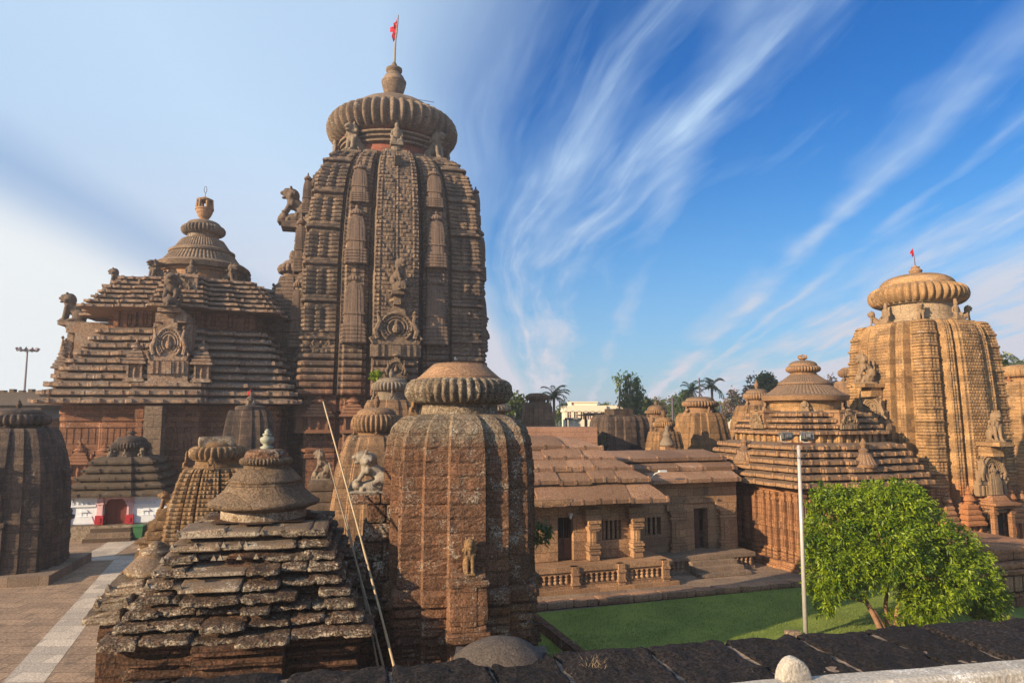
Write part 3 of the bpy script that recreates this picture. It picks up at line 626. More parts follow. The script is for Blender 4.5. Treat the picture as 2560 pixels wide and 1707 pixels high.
# ================================================================== NEAR WALL
def boundary():
    a = Vector((-14, 0, 0)); z = 5.0; yw = R(12); d = Vector((math.cos(yw), math.sin(yw), 0)); p = Vector((-d.y, d.x, 0))
    def g5(x, y): return gr(x, y, z)
    e1 = g5(1240, 1500); t0 = e1 - d * 7.2; m = MB(); t = 0
    root = empty('boundary_wall', (t0.x, t0.y, 0), 0, 'black pitted laterite compound wall running along the front of the view', 'wall')
    o3 = Vector((t0.x, t0.y, 0)); rel = lambda v: v - o3
    c = e1 + d * 4 - p * .78; core = MB()
    def cb(mb, cc, l, wd, z0, z1):
        vs = []
        for zz in (z0, z1):
            for sx, sy in ((-1, -1), (1, -1), (1, 1), (-1, 1)):
                v = rel(cc + d * (sx * l / 2) + p * (sy * wd / 2)); vs.append((v.x, v.y, zz))
        mb.add(vs, [(3, 2, 1, 0), (4, 5, 6, 7), (0, 1, 5, 4), (1, 2, 6, 5), (2, 3, 7, 6), (3, 0, 4, 7)])
    cb(core, c, 34, 1.42, 0, 4.74); core.build('wall_body', M['ruin_wall'], root); mo = MB(); cb(mo, c, 34, 1.3, 4.75, 4.965); mo.build('joint_mortar', M['court'], root)
    for row, (off, wd) in enumerate(((-.72, 1.5),)):
        t = -1.5 + row * .35
        while t < 27:
            l = rng.uniform(.85, 1.3); cc = rel(t0 + d * (t + l / 2) + p * (off + rng.uniform(-.02, .04)))
            m.rough((cc.x, cc.y, 4.86 - .03 * row + rng.uniform(-.02, .02)), (l - .018, wd + rng.uniform(-.05, .05), .30), .042, (18, 24, 4), yw + rng.uniform(-.02, .02), fr=3.4, seed=t); t += l
    m.build('coping', M['black_lat'], root)
    # plastered hump
    h = MB(); q = at(1150, 1520, 9.0); hp = rel(Vector((q.x, q.y, 0)))
    vs, fs = [], []; n = 22
    for j in range(n + 1):
        for i in range(n + 1):
            x, y = (i / n - .5) * 2, (j / n - .5) * 2; r2 = (x * x + y * y) ** .5
            zz = .26 * max(0, 1 - r2 ** 2.4) + .02 * mnoise.noise(Vector((x * 3, y * 3, 1)))
            vs.append((hp.x + x * .60, hp.y + y * .5, 4.94 + zz))
    for j in range(n):
        for i in range(n): fs.append((j * (n + 1) + i, j * (n + 1) + i + 1, (j + 1) * (n + 1) + i + 1, (j + 1) * (n + 1) + i))
    h.add(vs, fs); h.build('plaster_hump', M['hump'], root, True)
    dg_ = MB()
    for k in range(70):      # dry grass in a joint of the coping
        b0 = g5(1362 + rng.uniform(-18, 26), 1525 + rng.uniform(-10, 12)); b0 = rel(b0); a_ = rng.uniform(0, 6.3); l = rng.uniform(.05, .14)
        dg_.add([(b0.x - .003, b0.y, 4.97), (b0.x + .003, b0.y, 4.97), (b0.x + math.cos(a_) * l, b0.y + math.sin(a_) * l, 4.99 + l * .7)], [(0, 1, 2)])
    dg_.build('dry_grass', M['bamboo'], root)
boundary()
def parapet():
    z = 6.45; yw = R(12); d = Vector((math.cos(yw), math.sin(yw), 0)); p = Vector((-d.y, d.x, 0))
    a = gr(1600, 1566, z); b = gr(2352, 1507, z); d = (b - a).normalized(); p = Vector((-d.y, d.x, 0)); yw = math.atan2(d.y, d.x)
    root = empty('parapet', (a.x, a.y, 0), yw, 'white limewashed parapet with one rounded merlon at lower right', 'parapet')
    m = MB(); m.rough((1.6, -.11, z - 1.4), (7.6, .22, 2.8), .006, (120, 5, 20), 0, fr=3.); m.build('parapet_wall', M['parapet'], root)
    # merlon: pointed-round profile with thickness
    pc = gr(1812, 1550, z); xm = (Vector((pc.x, pc.y, 0)) - Vector((a.x, a.y, 0))).dot(Vector((d.x, d.y, 0)))
    k_ = .70; prof = [(-.145, -.06), (-.142, 0), (-.13, .055), (-.105, .105), (-.07, .145), (-.035, .166), (0, .173), (.035, .166), (.07, .145), (.105, .105), (.13, .055), (.142, 0), (.145, -.06)]; prof = [(x * k_, z_ * k_) for x, z_ in prof]
    me = MB(); n = len(prof); rings = []
    for y, s in ((-.10, .90), (-.094, .97), (-.085, 1.), (-.02, 1.), (-.008, .97), (.0, .90)):
        rings.append([(xm + x * s, y, z + (zz * s if zz > 0 else zz)) for x, zz in prof])
    me.loft(rings, True, True); me.build('merlon', M['parapet'], root, True)
parapet()

# ================================================================== GREAT TOWER (ribbed, with the red flag)
YA = R(14)
tw = at(909, 560, 66)
def great_tower():
    root = empty('temple_tower', (tw.x - .5, 66, 0), YA, 'tallest dark brown ribbed temple tower crowned by a huge fluted disc and red pennon', 'temple tower')
    half = [(0, .205, .20, 'R', 10), (.205, .255, .185, 'E', 2), (.255, .30, .015, 'g', 1), (.30, .345, .05, 'a', 1), (.345, .56, .085, 'A', 4), (.56, .605, .05, 'a', 1), (.605, .64, -.03, 'g', 1), (.64, 1., 0., 'K', 9)]
    pl = make_plan(half); wf_tab = interp([(0, 7.8), (.17, 7.7), (.27, 7.65), (.53, 7.6), (.67, 7.40), (.79, 7.12), (.86, 6.84), (.91, 6.52), (.95, 6.15), (.98, 5.72), (1, 5.25)])
    z0, z1 = 9.7, 32.0
    b = MB(); bada(b, pl, 7.35, 0, z0, .42); b.build('wall_base', M['great'], root)
    def patt(kd, i, k, c):
        v = (0, .7, 1, 1, .7, 0)[k]
        if i < 6: return (-.10, .16, .26, .26, .16, -.10)[k] if kd not in ('g',) else -.2
        if kd == 'g': return -.15 + .05 * v
        if kd == 'R':
            t = ((i * 7919 + c * 104729) % 13) / 13 * .11 + (.07 if c in (0, 10) else 0) - (.05 if c in (1, 9) else 0)
            return v * t - .02
        if kd == 'E': return .15 * v
        if kd in 'aA': return .10 * v + (.05 if kd == 'A' and c == 2 else 0) - (.05 if c in (1, 3) else 0)
        gv = -.17 if c in (3, 6) else 0
        if i % 9 == 0: return (.05, .26, .34, .34, .26, .05)[k] * .8
        if i % 9 in (8, 1): return -.06 + .05 * v
        return .13 * v + (.05 if c in (0, 1, 8, 9) else 0) + gv
    g = MB(); gandi(g, pl, z0, z1, wf_tab, .36, patt, .022, hbase=lambda i: .60 if i < 6 else .36)
    g.build('spire', M['great'], root)
    # platform at the shoulder
    s = MB(); s.loft([ring(pl, 4.9, z, o) for z, o in ((z1 - .2, .0), (z1 + .15, .12), (z1 + .4, .0))], False, True); s.build('shoulder_slab', M['great_top'], root)
    crown(root, z1 + .3, 4.55, 34.8, 37.7, 6.55, 39.75, 5.1, M['great_top'], 44, .20, neckmat=M['red_band'], cone=True)
    mo = MB(); mo.lathe([(4.6, 33.5), (4.95, 33.6), (4.95, 33.8), (4.7, 33.85), (5.15, 34.0), (5.15, 34.2), (4.8, 34.25), (5.3, 34.4), (5.3, 34.6), (4.6, 34.8)], 48); mo.build('neck_moulding', M['great_top'], root)
    kalasha(root, 39.7, 43.95, 1.2, M['great_top'])
    rd = MB()
    for k in range(4): rd.tube([(1.2 + k * .1, -.8 + k * .5, 39.9), (4.0 - k * .3, -.9 + k * .55, 39.7 - k * .05)], .03, 5)
    rd.build('iron_rod', M['darkmetal'], root); rd = MB(); rd.tube([(-1., .2, 40.), (-2.6, .3, 39.85)], .03, 5); rd.build('iron_rod', M['darkmetal'], root)
    # lions and seated figures under the disc
    for q in range(4):
        a = q * math.pi / 2 - math.pi / 4
        x, y = 5.0 * math.cos(a) * 1.05, 5.0 * math.sin(a) * 1.05
        inst(LION, 'lion_statue', root, (x, y, z1 + .35), (0, 0, a), (2.9, 2.7, 2.9), M['statue'])
        a = q * math.pi / 2
        inst(DEITY, 'seated_statue', root, (5.55 * math.cos(a), 5.55 * math.sin(a), z1 + .75), (0, 0, a), (2.0, 1.9, 2.6), M['statue'])
        p = MB(); ca, sa = math.cos(a), math.sin(a)
        p.lathe([(.55, 0), (.6, .15), (.5, .2), (.5, .75), (.62, .85), (.62, 1.0)], 12, (5.5 * ca, 5.5 * sa, z1 + .2)); p.build('pedestal', M['statue'], root)
    # stacked mini spires on the intermediate ribs
    for q in range(4):
        for s in (-1, 1):
            for zz, hh, ww in ((14.1, 6.6, 1.8), (20.9, 5.4, 1.62), (26.4, 3.9, 1.4)):
                t = (zz - z0) / (z1 - z0); wv = wf_tab(t); tilt = .06 + .1 * max(0, t - .5)
                x, y = s * .452 * wv, -(wv * 1.085 + .02); a = q * math.pi / 2
                inst(MINI_SPIRE, 'mini_spire', root, (x * math.cos(a) - y * math.sin(a), x * math.sin(a) + y * math.cos(a), zz), (-tilt * math.cos(a), -tilt * math.sin(a), a), (ww, ww * .62, hh / 3.), M['great_fig'])
            inst(MINI_SHRINE, 'mini_shrine', root, _r4(s * .45 * 7.5, -8.2, 6.6, q), (0, 0, q * math.pi / 2), (2.0, 1.4, 1.6), M['hall_fig'])
            inst(MINI_SHRINE, 'mini_shrine', root, _r4(s * .82 * 7.5, -7.6, 6.6, q), (0, 0, q * math.pi / 2), (2.2, 1.4, 1.6), M['hall_fig'])
    # gable over the niche on the face towards us, with its lion
    inst(ARCH, 'niche_gable', root, (0, -9.35, 12.9), (-.03, 0, 0), (2.1, 2.2, 1.95), M['great_top'])
    inst(ARCH, 'niche_gable', root, (0, -9.7, 10.7), (0, 0, 0), (.95, 1.5, .95), M['great_top'])
    br = MB(); br.box(-.5, .5, -10.6, -8.6, 18.1, 18.4); br.box(-.3, .3, -10.0, -8.6, 17.3, 18.1, 0, .2); br.build('bracket', M['great_top'], root)
    inst(RAMP, 'lion_statue', root, (.1, -9.9, 18.4), (0, 0, -math.pi / 2 + .5), (2.0, 2., 2.75), M['statue_dark'])
    # the great lion leaning out towards the hall, on its corbel
    zL = zat(519, 64.2)
    c = MB(); c.box(-10.3, -7.2, -.95, .95, zL - .5, zL); c.box(-9.0, -7.2, -.7, .7, zL - 4.2, zL - .5); c.box(-8.1, -7.2, -.9, .9, zL - 7.5, zL - 4.2); c.build('corbel', M['great'], root)
    inst(RAMP, 'lion_statue', root, (-9.1, 0, zL), (0, 0, math.pi), (3.0, 3., 3.35), M['statue_dark'])
    inst(RAMP, 'lion_statue', root, (9.0, -1.2, 15.6), (0, 0, 0), (1.5, 1.5, 2.2), M['statue_dark'])
    inst(LION, 'lion_statue', root, (8.2, -5.2, 12.6), (0, 0, 0), (1.1, 1., 1.2), M['statue_dark'])
    inst(MINI_SPIRE, 'mini_spire', root, (-9.2, -.6, 11.), (0, 0, -math.pi / 2), (4.2, 3.2, 4.2), M['great_fig'])
    for u in (-.82, .82): inst(ARCH, 'niche_gable', root, (u * 7.45, -7.62, 13.3), (0, 0, 0), (.85, .8, .75), M['great_top'])
    v = MB(); v.box(-.28, .28, -8.0, -7.0, 30.1, 31.0); v.build('vent_opening', M['hollow'], root)
    return root
def _r4(x, y, z, q):
    c, s = round(math.cos(q * math.pi / 2)), round(math.sin(q * math.pi / 2)); return (x * c - y * s, x * s + y * c, z)
M['hall_fig'] = stone('red_brown_carved_stone', (.34, .17, .095), (.26, .125, .075), soot_amt=.3, soot=(.10, .07, .05), joint=None, bump=.6, sc=2.)
M['gold_wfig'] = stone('orange_carved_stone', (.44, .19, .08), (.36, .155, .07), soot_amt=.2, soot=(.15, .085, .05), joint=None, bump=.6, sc=2.)
great_tower()
flag('temple_flag', (tw.x - .5, 66, 43.8), zat(35, 66) - 43.8, 'red pennon on the bound staff at the top of the tallest tower', M['statue_white'], .13, lean=.06)

# ================================================================== GREAT HALL (stepped pyramid roof, left of the great tower)
hl = at(466, 560, 62.05)
def great_hall():
    root = empty('temple_hall', (hl.x, 62.05, 0), YA, 'broad dark brown hall with a two stage stepped pyramid roof and fluted bell', 'temple hall')
    half = [(0, .28, 1.55, 'R', 5), (.28, .30, 1.2, 'g', 1), (.30, .62, .45, 'A', 4), (.62, .64, .15, 'g', 1), (.64, 1., 0., 'K', 5)]
    pl = make_plan(half)
    w_ = MB(); bada(w_, pl, 8.0, 0, 8.85, .42, pabs=True); wl = w_.build('wall', M['hall_wall'], root)
    rl = MB()     # carved pilasters, lattice slabs and figures on the two faces in view
    for q in (0, 3):
        def side(t, _q):
            if _q != q: return
            for u0, u1, p in ((-.98, -.66, 0.), (.66, .98, 0.), (-.6, -.32, .45), (.32, .6, .45)):
                x0, x1 = u0 * 7.75, u1 * 7.75; y = -(7.75 + p); n = 5
                for k in range(9):
                    zz = 6.0 + k * .3; t.box(x0 + .1, x1 - .1, y - .16 - .05 * (k % 2), y + .1, zz, zz + .2)
                for k in range(n + 1):
                    xx = x0 + (x1 - x0) * k / n; t.box(xx - .12, xx + .12, y - .3, y + .1, 2.0, 5.2); t.box(xx - .16, xx + .16, y - .26, y + .1, 5.9, 8.7)
                    t.box(xx - .2, xx + .2, y - .36, y + .1, 5.0, 5.35)
            for x in (-2.0, -1.0, 0, 1.0, 2.0): t.box(x - .2, x + .2, -9.65, -9.2, 1.8, 8.6); t.box(x - .28, x + .28, -9.75, -9.2, 4.6, 5.3); t.box(x - .3, x + .3, -9.75, -9.2, 7.9, 8.5)
        rl.rot4(side)
    rl.build('carved_pilasters', M['hall_wall'], root)
    for x in (-6.4, -4.6, 5.2, 6.9): inst(MINI_SHRINE, 'mini_shrine', root, (x, -8.0 - (.4 if abs(x) < 5 else 0), 3.2), (0, 0, 0), (1.5, 1.2, 1.35), M['hall_fig'])
    for x in (-5.55, 6.0): inst(HERALD, 'standing_statue', root, (x, -8.15, 3.4), (0, 0, -math.pi / 2), 1.7, M['hall_fig'])
    for x in (-1.5, -.5, .5, 1.5): inst(HERALD, 'standing_statue', root, (x, -9.5, 5.4), (0, 0, -math.pi / 2), 1.9, M['hall_fig'])
    pr_ = MB(); pr_.box(-1.25, -.05, -11.3, -9.9, 0, 8.75); pr_.build('masonry_prop', M['great_top'], root)
    r1 = MB(); t1 = [(8.95, 15.3, 9.7, 6.2, 10)]; pidha_roof(r1, pl, t1, .62, .035); fascia_knobs(r1, half, t1, 1.15, .26); r1.build('lower_roof', M['hall'], root)
    k_ = MB(); bada(k_, pl, 5.3, 15.1, 16.75, .12, [(0, .6), (.1, .6), (.12, 0), (.8, 0), (.85, .6), (1, .6)], True)
    def kn(t, q):
        for k in range(17):
            x = -5.2 + 10.4 * k / 16; y = -(5.3 + p_of(half, x / 5.3)); t.box(x - .13, x + .13, y - .18, y + .1, 15.4, 16.6)
            if k % 2: t.lathe([(.05, 0), (.16, .1), (.12, .5), (.16, .6), (.1, .85)], 7, (x + .3, y - .03, 15.5))
    k_.rot4(kn); k_.build('frieze', M['hall_wall'], root)
    r2 = MB(); t2 = [(16.6, 19.8, 7.6, 5.0, 7)]; pidha_roof(r2, pl, t2, .6, .035); fascia_knobs(r2, half, t2, 1.0, .24); r2.build('upper_roof', M['hall'], root)
    tp = MB(); tp.loft([ring(pl, 4.2, z, 0, True) for z in (19.6, 19.82)], False, True); tp.build('roof_platform', M['great_top'], root)
    nk = MB(); nk.lathe([(3.3, 19.7), (3.3, 20.9), (3.55, 20.98), (3.55, 21.1), (3.4, 21.3)], 40); nk.build('neck', M['tan'], root)
    bell(root, 0, [21.05, 21.2, 21.6, 21.85, 21.95, 22.9, 22.9, 23.1, 23.28, 23.33, 24.2, 24.2, 24.35], [(3.4,), (4.0,), (4.15,), (3.8,), (3.45, 1), (2.75, 1), (2.85,), (2.85,), (2.55,), (2.45, 1), (1.85, 1), (1.5,), (1.3,)], M['great_top'], 64)
    crown(root, 24.2, 1.35, 24.75, 25.6, 1.95, 26.15, 1.5, M['great_top'], 34, .18)
    za, zb = 26.05, 28.5; h = zb - za; k = MB()     # pierced vase finial
    k.lathe([(.75 * x, za + h * t) for x, t in ((.5, -.05), (.55, .05), (.45, .09), (.75, .22), (.95, .36), (1., .44), (1.1, .46), (1.1, .52), (.9, .54))], 20)
    for j in range(6):
        a = j * math.pi / 3; k.tube([(.66 * math.cos(a), .66 * math.sin(a), za + .5 * h), (.6 * math.cos(a), .6 * math.sin(a), za + .82 * h)], [.16, .15], 6)
    k.lathe([(.72, za + .80 * h), (.75, za + .86 * h), (.4, za + .93 * h), (.1, za + .98 * h), (.04, za + 1.02 * h)], 16)
    k.build('finial', M['tan'], root)
    lp = MB(); lp.tube([(.0, 0, zb - .1), (-.02, 0, zb + .3), (-.14, 0, zb + .6), (-.08, 0, zb + .95), (.06, 0, zb + .95), (.12, 0, zb + .6), (.02, 0, zb + .3)], .03, 6); lp.build('wire_loop', M['darkmetal'], root)
    # lions at neck, gables with lions on the faces
    for q in range(4):
        a = q * math.pi / 2 - math.pi / 4
        inst(LION, 'lion_statue', root, (4.05 * math.cos(a) * 1.05, 4.05 * math.sin(a) * 1.05, 19.78), (0, 0, a), (2.1, 1.9, 1.75), M['statue_dark'])
        a = q * math.pi / 2
        inst(DEITY, 'seated_statue', root, (4.1 * math.cos(a), 4.1 * math.sin(a), 19.78), (0, 0, a), (1.7, 1.7, 1.75), M['statue_dark'])
    for q in range(4):
        a = q * math.pi / 2
        b = MB()
        def gb(t, qq):
            if qq != q: return
            t.box(-1.15, 1.15, -7.6, -5.8, 17.6, 19.3); t.box(-1.3, 1.3, -7.8, -5.8, 19.3, 19.55); t.box(-1.25, 1.25, -7.75, -5.8, 17.3, 17.62)
            for x in (-1.22, .97): t.box(x, x + .25, -7.75, -7, 17.62, 19.3)
            t.box(-1.4, 1.4, -10.4, -7.5, 10.6, 12.4); t.box(-1.55, 1.55, -10.55, -7.5, 10.3, 10.65); t.box(-.8, .8, -11.2, -6.5, 15.9, 16.2); t.box(-1.1, 1.1, -10.4, -6.5, 15.2, 15.9); t.box(-1.4, 1.4, -9.6, -6.5, 13., 15.2)
        b.rot4(gb); b.build('gable_block', M['hall'], root)
        inst(ARCH, 'niche_gable', root, _r4(0, -7.75, 17.6, q), (0, 0, a), (.85, .8, .7), M['great_top'])
        inst(ARCH, 'niche_gable', root, _r4(0, -10.4, 11.2, q), (0, 0, a), (1.42, 1.4, 1.85), M['hall'])
        inst(LION if q != 0 else RAMP, 'lion_statue', root, _r4(0, -10.3, 16.2, q), (0, 0, a - math.pi / 2), (2.6, 2.5, 2.6), M['statue_dark'])
        inst(LION, 'lion_statue', root, _r4(0, -7.0, 19.55, q), (0, 0, a - math.pi / 2), (1.7, 1.6, 1.7), M['statue_dark']) if q != 0 else None
        for s in (-1, 1): inst(MINI_SHRINE, 'mini_shrine', root, _r4(s * 2.35, -10.0, 10.6, q), (0, 0, a), (1.45, 1.5, 1.6), M['hall'])
    return root
great_hall()

# ================================================================== GOLDEN TOWER and its hall (right)
gt = at(2104, 640, 43)
def golden_tower():
    root = empty('temple_tower', (gt.x, 43, 0), RY, 'golden sandstone tower with ribbed corners and fluted crown, small dark red pennon', 'temple tower')
    half = [(0, .22, .18, 'R', 6), (.22, .30, .165, 'E', 1), (.30, .36, .0, 'g', 1), (.36, .58, .10, 'A', 6), (.58, .65, -.06, 'g', 1), (.65, .72, .0, 'K', 1), (.72, .95, .03, 'C', 5), (.95, 1., 0., 'C', 1)]
    pl = make_plan(half); z0, z1 = zat(1145, 40.6), zat(735, 40.6)
    wf = interp([(0, 3.16), (.2, 3.13), (.4, 3.09), (.6, 3.02), (.75, 2.94), (.86, 2.86), (.93, 2.76), (.975, 2.62), (1, 2.42)])
    b = MB(); bada(b, pl, 3.35, 0, z0, .17); b.build('wall_base', M['gold_wall'], root)
    def patt(kd, i, k, c):
        v = (0, .8, 1, 1, .8, 0)[k]
        if kd == 'g': return -.06
        if kd == 'R': return v * (.03 + .02 * ((c + i) % 2))
        if kd == 'C': return (.02, .08, .10, .10, .08, .02)[k] * 1.1 if i % 4 == 0 else .05 * v + (-.03 if c in (0, 2, 4) else 0)
        if kd == 'A': return .025 * v + .045 * (c % 2)
        return .026 * v
    g = MB(); gandi(g, pl, z0, z1, wf, .185, patt, .008); g.build('spire', M['gold'], root)
    crown(root, z1, 2.05, zat(704, 43), zat(660, 43), 2.86, zat(632, 43), 2.15, M['gold'], 40, .17, neckmat=M['cream_stone'], capmat=M['gold'])
    kalasha(root, zat(635, 43), zat(609, 43), .38, M['tan'])
    for q in range(4):
        a = q * math.pi / 2 - math.pi / 4
        inst(LION, 'lion_statue', root, (2.5 * math.cos(a), 2.5 * math.sin(a), z1 - .02), (0, 0, a), (.85, .85, 1.1), M['gold_fig'])
        a += math.pi / 4
        inst(DEITY, 'seated_statue', root, (2.6 * math.cos(a), 2.6 * math.sin(a), z1 - .02), (0, 0, a), (1.05, 1.05, 1.3), M['gold_fig'])
    for q, zl in ((0, 6.55), (3, zat(882, 42)), (1, 6.5), (2, 6.5)):
        a = q * math.pi / 2; bk = MB()
        def f(t, qq):
            if qq == q: t.box(-.55, .55, -5.1, -3.6, zl - .22, zl); t.box(-.4, .4, -4.6, -3.6, zl - .8, zl - .22, 0, .15)
        bk.rot4(f); bk.build('bracket', M['gold'], root)
        inst(RAMP if q else LION, 'lion_statue', root, _r4(0, -4.45, zl, q), (0, 0, a - math.pi / 2 - .35), (1.25, 1.2, 1.75), M['gold_fig'])
        inst(ARCH, 'niche_gable', root, _r4(0, -4.05, zl - 3.0, q), (0, 0, a), (1.05, .9, 1.12), M['gold_fig'])
        inst(MINI_SPIRE, 'mini_spire', root, _r4(0, -4.05, zl - 3.9, q), (0, 0, a), (.95, .7, .9), M['gold_fig'])
        for s in (-1, 1):
            inst(MINI_SHRINE, 'mini_shrine', root, _r4(s * 1.55, -3.85, .5, q), (0, 0, a), (1.25, 1.1, 1.75), M['gold_wfig'])
            inst(MINI_SHRINE, 'mini_shrine', root, _r4(s * 2.8, -3.55, .5, q), (0, 0, a), (.95, .9, 1.7), M['gold_wall'])
    # porch-like niche on the face towards us
    p = MB(); p.box(-1.1, 1.1, -4.9, -3.5, 0, .5); p.box(-.8, .8, -4.7, -3.5, 2.9, 3.1)
    for x in (-.75, .55):
        p.box(x, x + .22, -4.65, -4.4, .5, 2.9)
        for zz in (.55, .8, 1.05, 2.6): p.box(x - .06, x + .28, -4.7, -4.36, zz, zz + .14)
    p.box(-.95, .95, -4.95, -3.5, 3.1, 3.22); p.box(-.7, .7, -4.6, -3.5, 3.22, 3.6, .2, .2); p.build('niche_porch', M['gold_wall'], root)
    v = MB(); v.box(-.45, .45, -4.2, -3.9, .6, 2.8); v.build('niche_opening', M['hollow'], root)
    v = MB(); v.box(-.09, .09, -3.3, -2.5, zat(770, 40.), zat(760, 40.)); v.build('vent_opening', M['hollow'], root)
    return root
M['cream_stone'] = stone('pale_neck_stone', (.46, .36, .25), (.36, .27, .18), soot_amt=.35, soot=(.2, .15, .1), joint=(1, .6), bump=.3)
golden_tower()
zf_ = zat(607, 43)
flag('temple_flag', (gt.x, 43, zf_), zat(570, 43) - zf_, 'small dark red pennon on top of the golden tower at right', M['rust'], .2, lean=-.08)

gh = at(1845, 860, 40.3)
def golden_hall():
    root = empty('temple_hall', (gh.x, 40.3, 0), RY, 'golden sandstone hall with rounded stepped roof and fluted bell, behind the floodlight pole', 'temple hall')
    half = [(0, .26, .42, 'R', 3), (.26, .28, .34, 'g', 1), (.28, .62, .20, 'A', 3), (.62, .64, .12, 'g', 1), (.64, .92, 0., 'K', 3), (.92, 1., -.04, 'K', 1)]
    half[-1] = (.92, 1., 0., 'K', 1); pl = make_plan(half)
    w_ = MB(); bada(w_, pl, 3.75, .1, 4.4, .2, pabs=True); w_.build('wall', M['gold_wall'], root)
    rl = MB()
    def side(t, q):
        for u in (-.97, -.84, -.70, -.58, -.45, -.32, -.2, .0, .2, .32, .45, .58, .70, .84, .97):
            x = u * 3.75; y = -(3.75 + p_of(half, u)); s = .13
            t.box(x - s, x + s, y - .16, y + .05, .9, 4.0)
            for zz in (.55, .75, .95, 3.55, 3.85): t.box(x - s - .05, x + s + .05, y - .22, y + .05, zz, zz + .13)
            for dx in (-.07, .07): t.box(x + dx - .025, x + dx + .025, y - .2, y, 1.2, 3.5)
    rl.rot4(side); rl.build('carved_pilasters', M['gold_wall'], root)
    pf = MB(); pf.loft([ring(pl, 4.1, z, o, True) for z, o in ((-.02, .12), (.22, .12), (.24, 0), (.48, .0), (.5, -.1))], False, True); pf.build('plinth', M['gold_wall'], root)
    t1 = [(4.35, 6.6, 4.6, 3.5, 6)]; r1 = MB(); pidha_roof(r1, pl, t1, .36, .016, fas=.5); fascia_knobs(r1, half, t1, .75, .14, .5); r1.build('lower_roof', M['gold_roof'], root)
    k_ = MB(); bada(k_, pl, 2.75, 6.45, 7.15, .1, [(0, .4), (.15, 0), (.85, 0), (1, .4)], True)
    def kn(t, q):
        for k in range(11):
            x = -2.7 + 5.4 * k / 10; y = -(2.75 + p_of(half, x / 2.75)); t.box(x - .1, x + .1, y - .14, y + .1, 6.5, 7.1)
    k_.rot4(kn); k_.build('frieze', M['gold'], root)
    t2 = [(7.0, 8.3, 3.1, 2.3, 4)]; r2 = MB(); pidha_roof(r2, pl, t2, .34, .016, fas=.5); fascia_knobs(r2, half, t2, .7, .13, .5); r2.build('upper_roof', M['gold_roof'], root)
    nk = MB(); nk.lathe([(1.95, 8.2), (1.95, 8.75), (2.1, 8.8), (2.1, 8.95)], 40); nk.build('neck', M['gold'], root)
    zb = 8.85; bell(root, 0, [zb, zb + .05, zb + .32, zb + .40, zb + .42, zb + 1.0, zb + 1.0, zb + 1.12, zb + 1.14, zb + 1.55, zb + 1.6], [(2.0,), (2.35,), (2.45,), (2.3,), (2.15, 1), (1.42, 1), (1.48,), (1.42,), (1.36, 1), (.82, 1), (.7,)], M['gold_roof'], 60)
    crown(root, zb + 1.55, .72, zb + 1.72, zb + 2.1, .98, zb + 2.42, .8, M['gold_roof'], 34, .15)
    z0 = zb + 2.38; z1 = zat(815, 40.3); k = MB(); h = z1 - z0
    k.lathe([(.1, z0), (.13, z0 + .2 * h), (.26, z0 + .42 * h), (.27, z0 + .55 * h), (.15, z0 + .68 * h)], 14)
    for j in range(5):
        a = j * 1.2566; k.tube([(.22 * math.cos(a), .22 * math.sin(a), z0 + .5 * h), (.24 * math.cos(a), .24 * math.sin(a), z0 + .8 * h), (.03 * math.cos(a), .03 * math.sin(a), z1)], [.07, .06, .03], 6)
    k.build('finial', M['tan'], root)
    for q in range(4):
        a = q * math.pi / 2
        inst(DEITY, 'seated_statue', root, (2.15 * math.cos(a - .7), 2.15 * math.sin(a - .7), 8.28), (0, 0, a - .7), (.7, .7, .8), M['gold_fig'])
        b = MB()
        def f(t, qq):
            if qq == q: t.box(-.55, .55, -3.3, -2.2, 7.35, 8.3); t.box(-.62, .62, -3.36, -2.2, 8.2, 8.33)
        b.rot4(f); b.build('gable_block', M['gold_roof'], root)
        inst(ARCH, 'niche_gable', root, _r4(0, -3.36, 7.3, q), (0, 0, a), (.55, .5, .42), M['gold_fig'])
        c = MB(); x, y, z = _r4(0, -4.25, 5.15, q)
        c.lathe([(.5, 0), (.5, .15), (.62, .2), (.66, .36)], 20, (x, y, z)); c.lathe([(.66, .36), (.62, .4, 1), (.36, .85, 1), (.3, .9), (.2, .95), (.26, 1.05), (.1, 1.2), (.12, 1.3), (.19, 1.42), (.1, 1.55), (.02, 1.7)], 24, (x, y, z), lobes=18, ld=.1)
        c.build('lotus_finial', M['gold_roof'], root)
    return root
golden_hall()

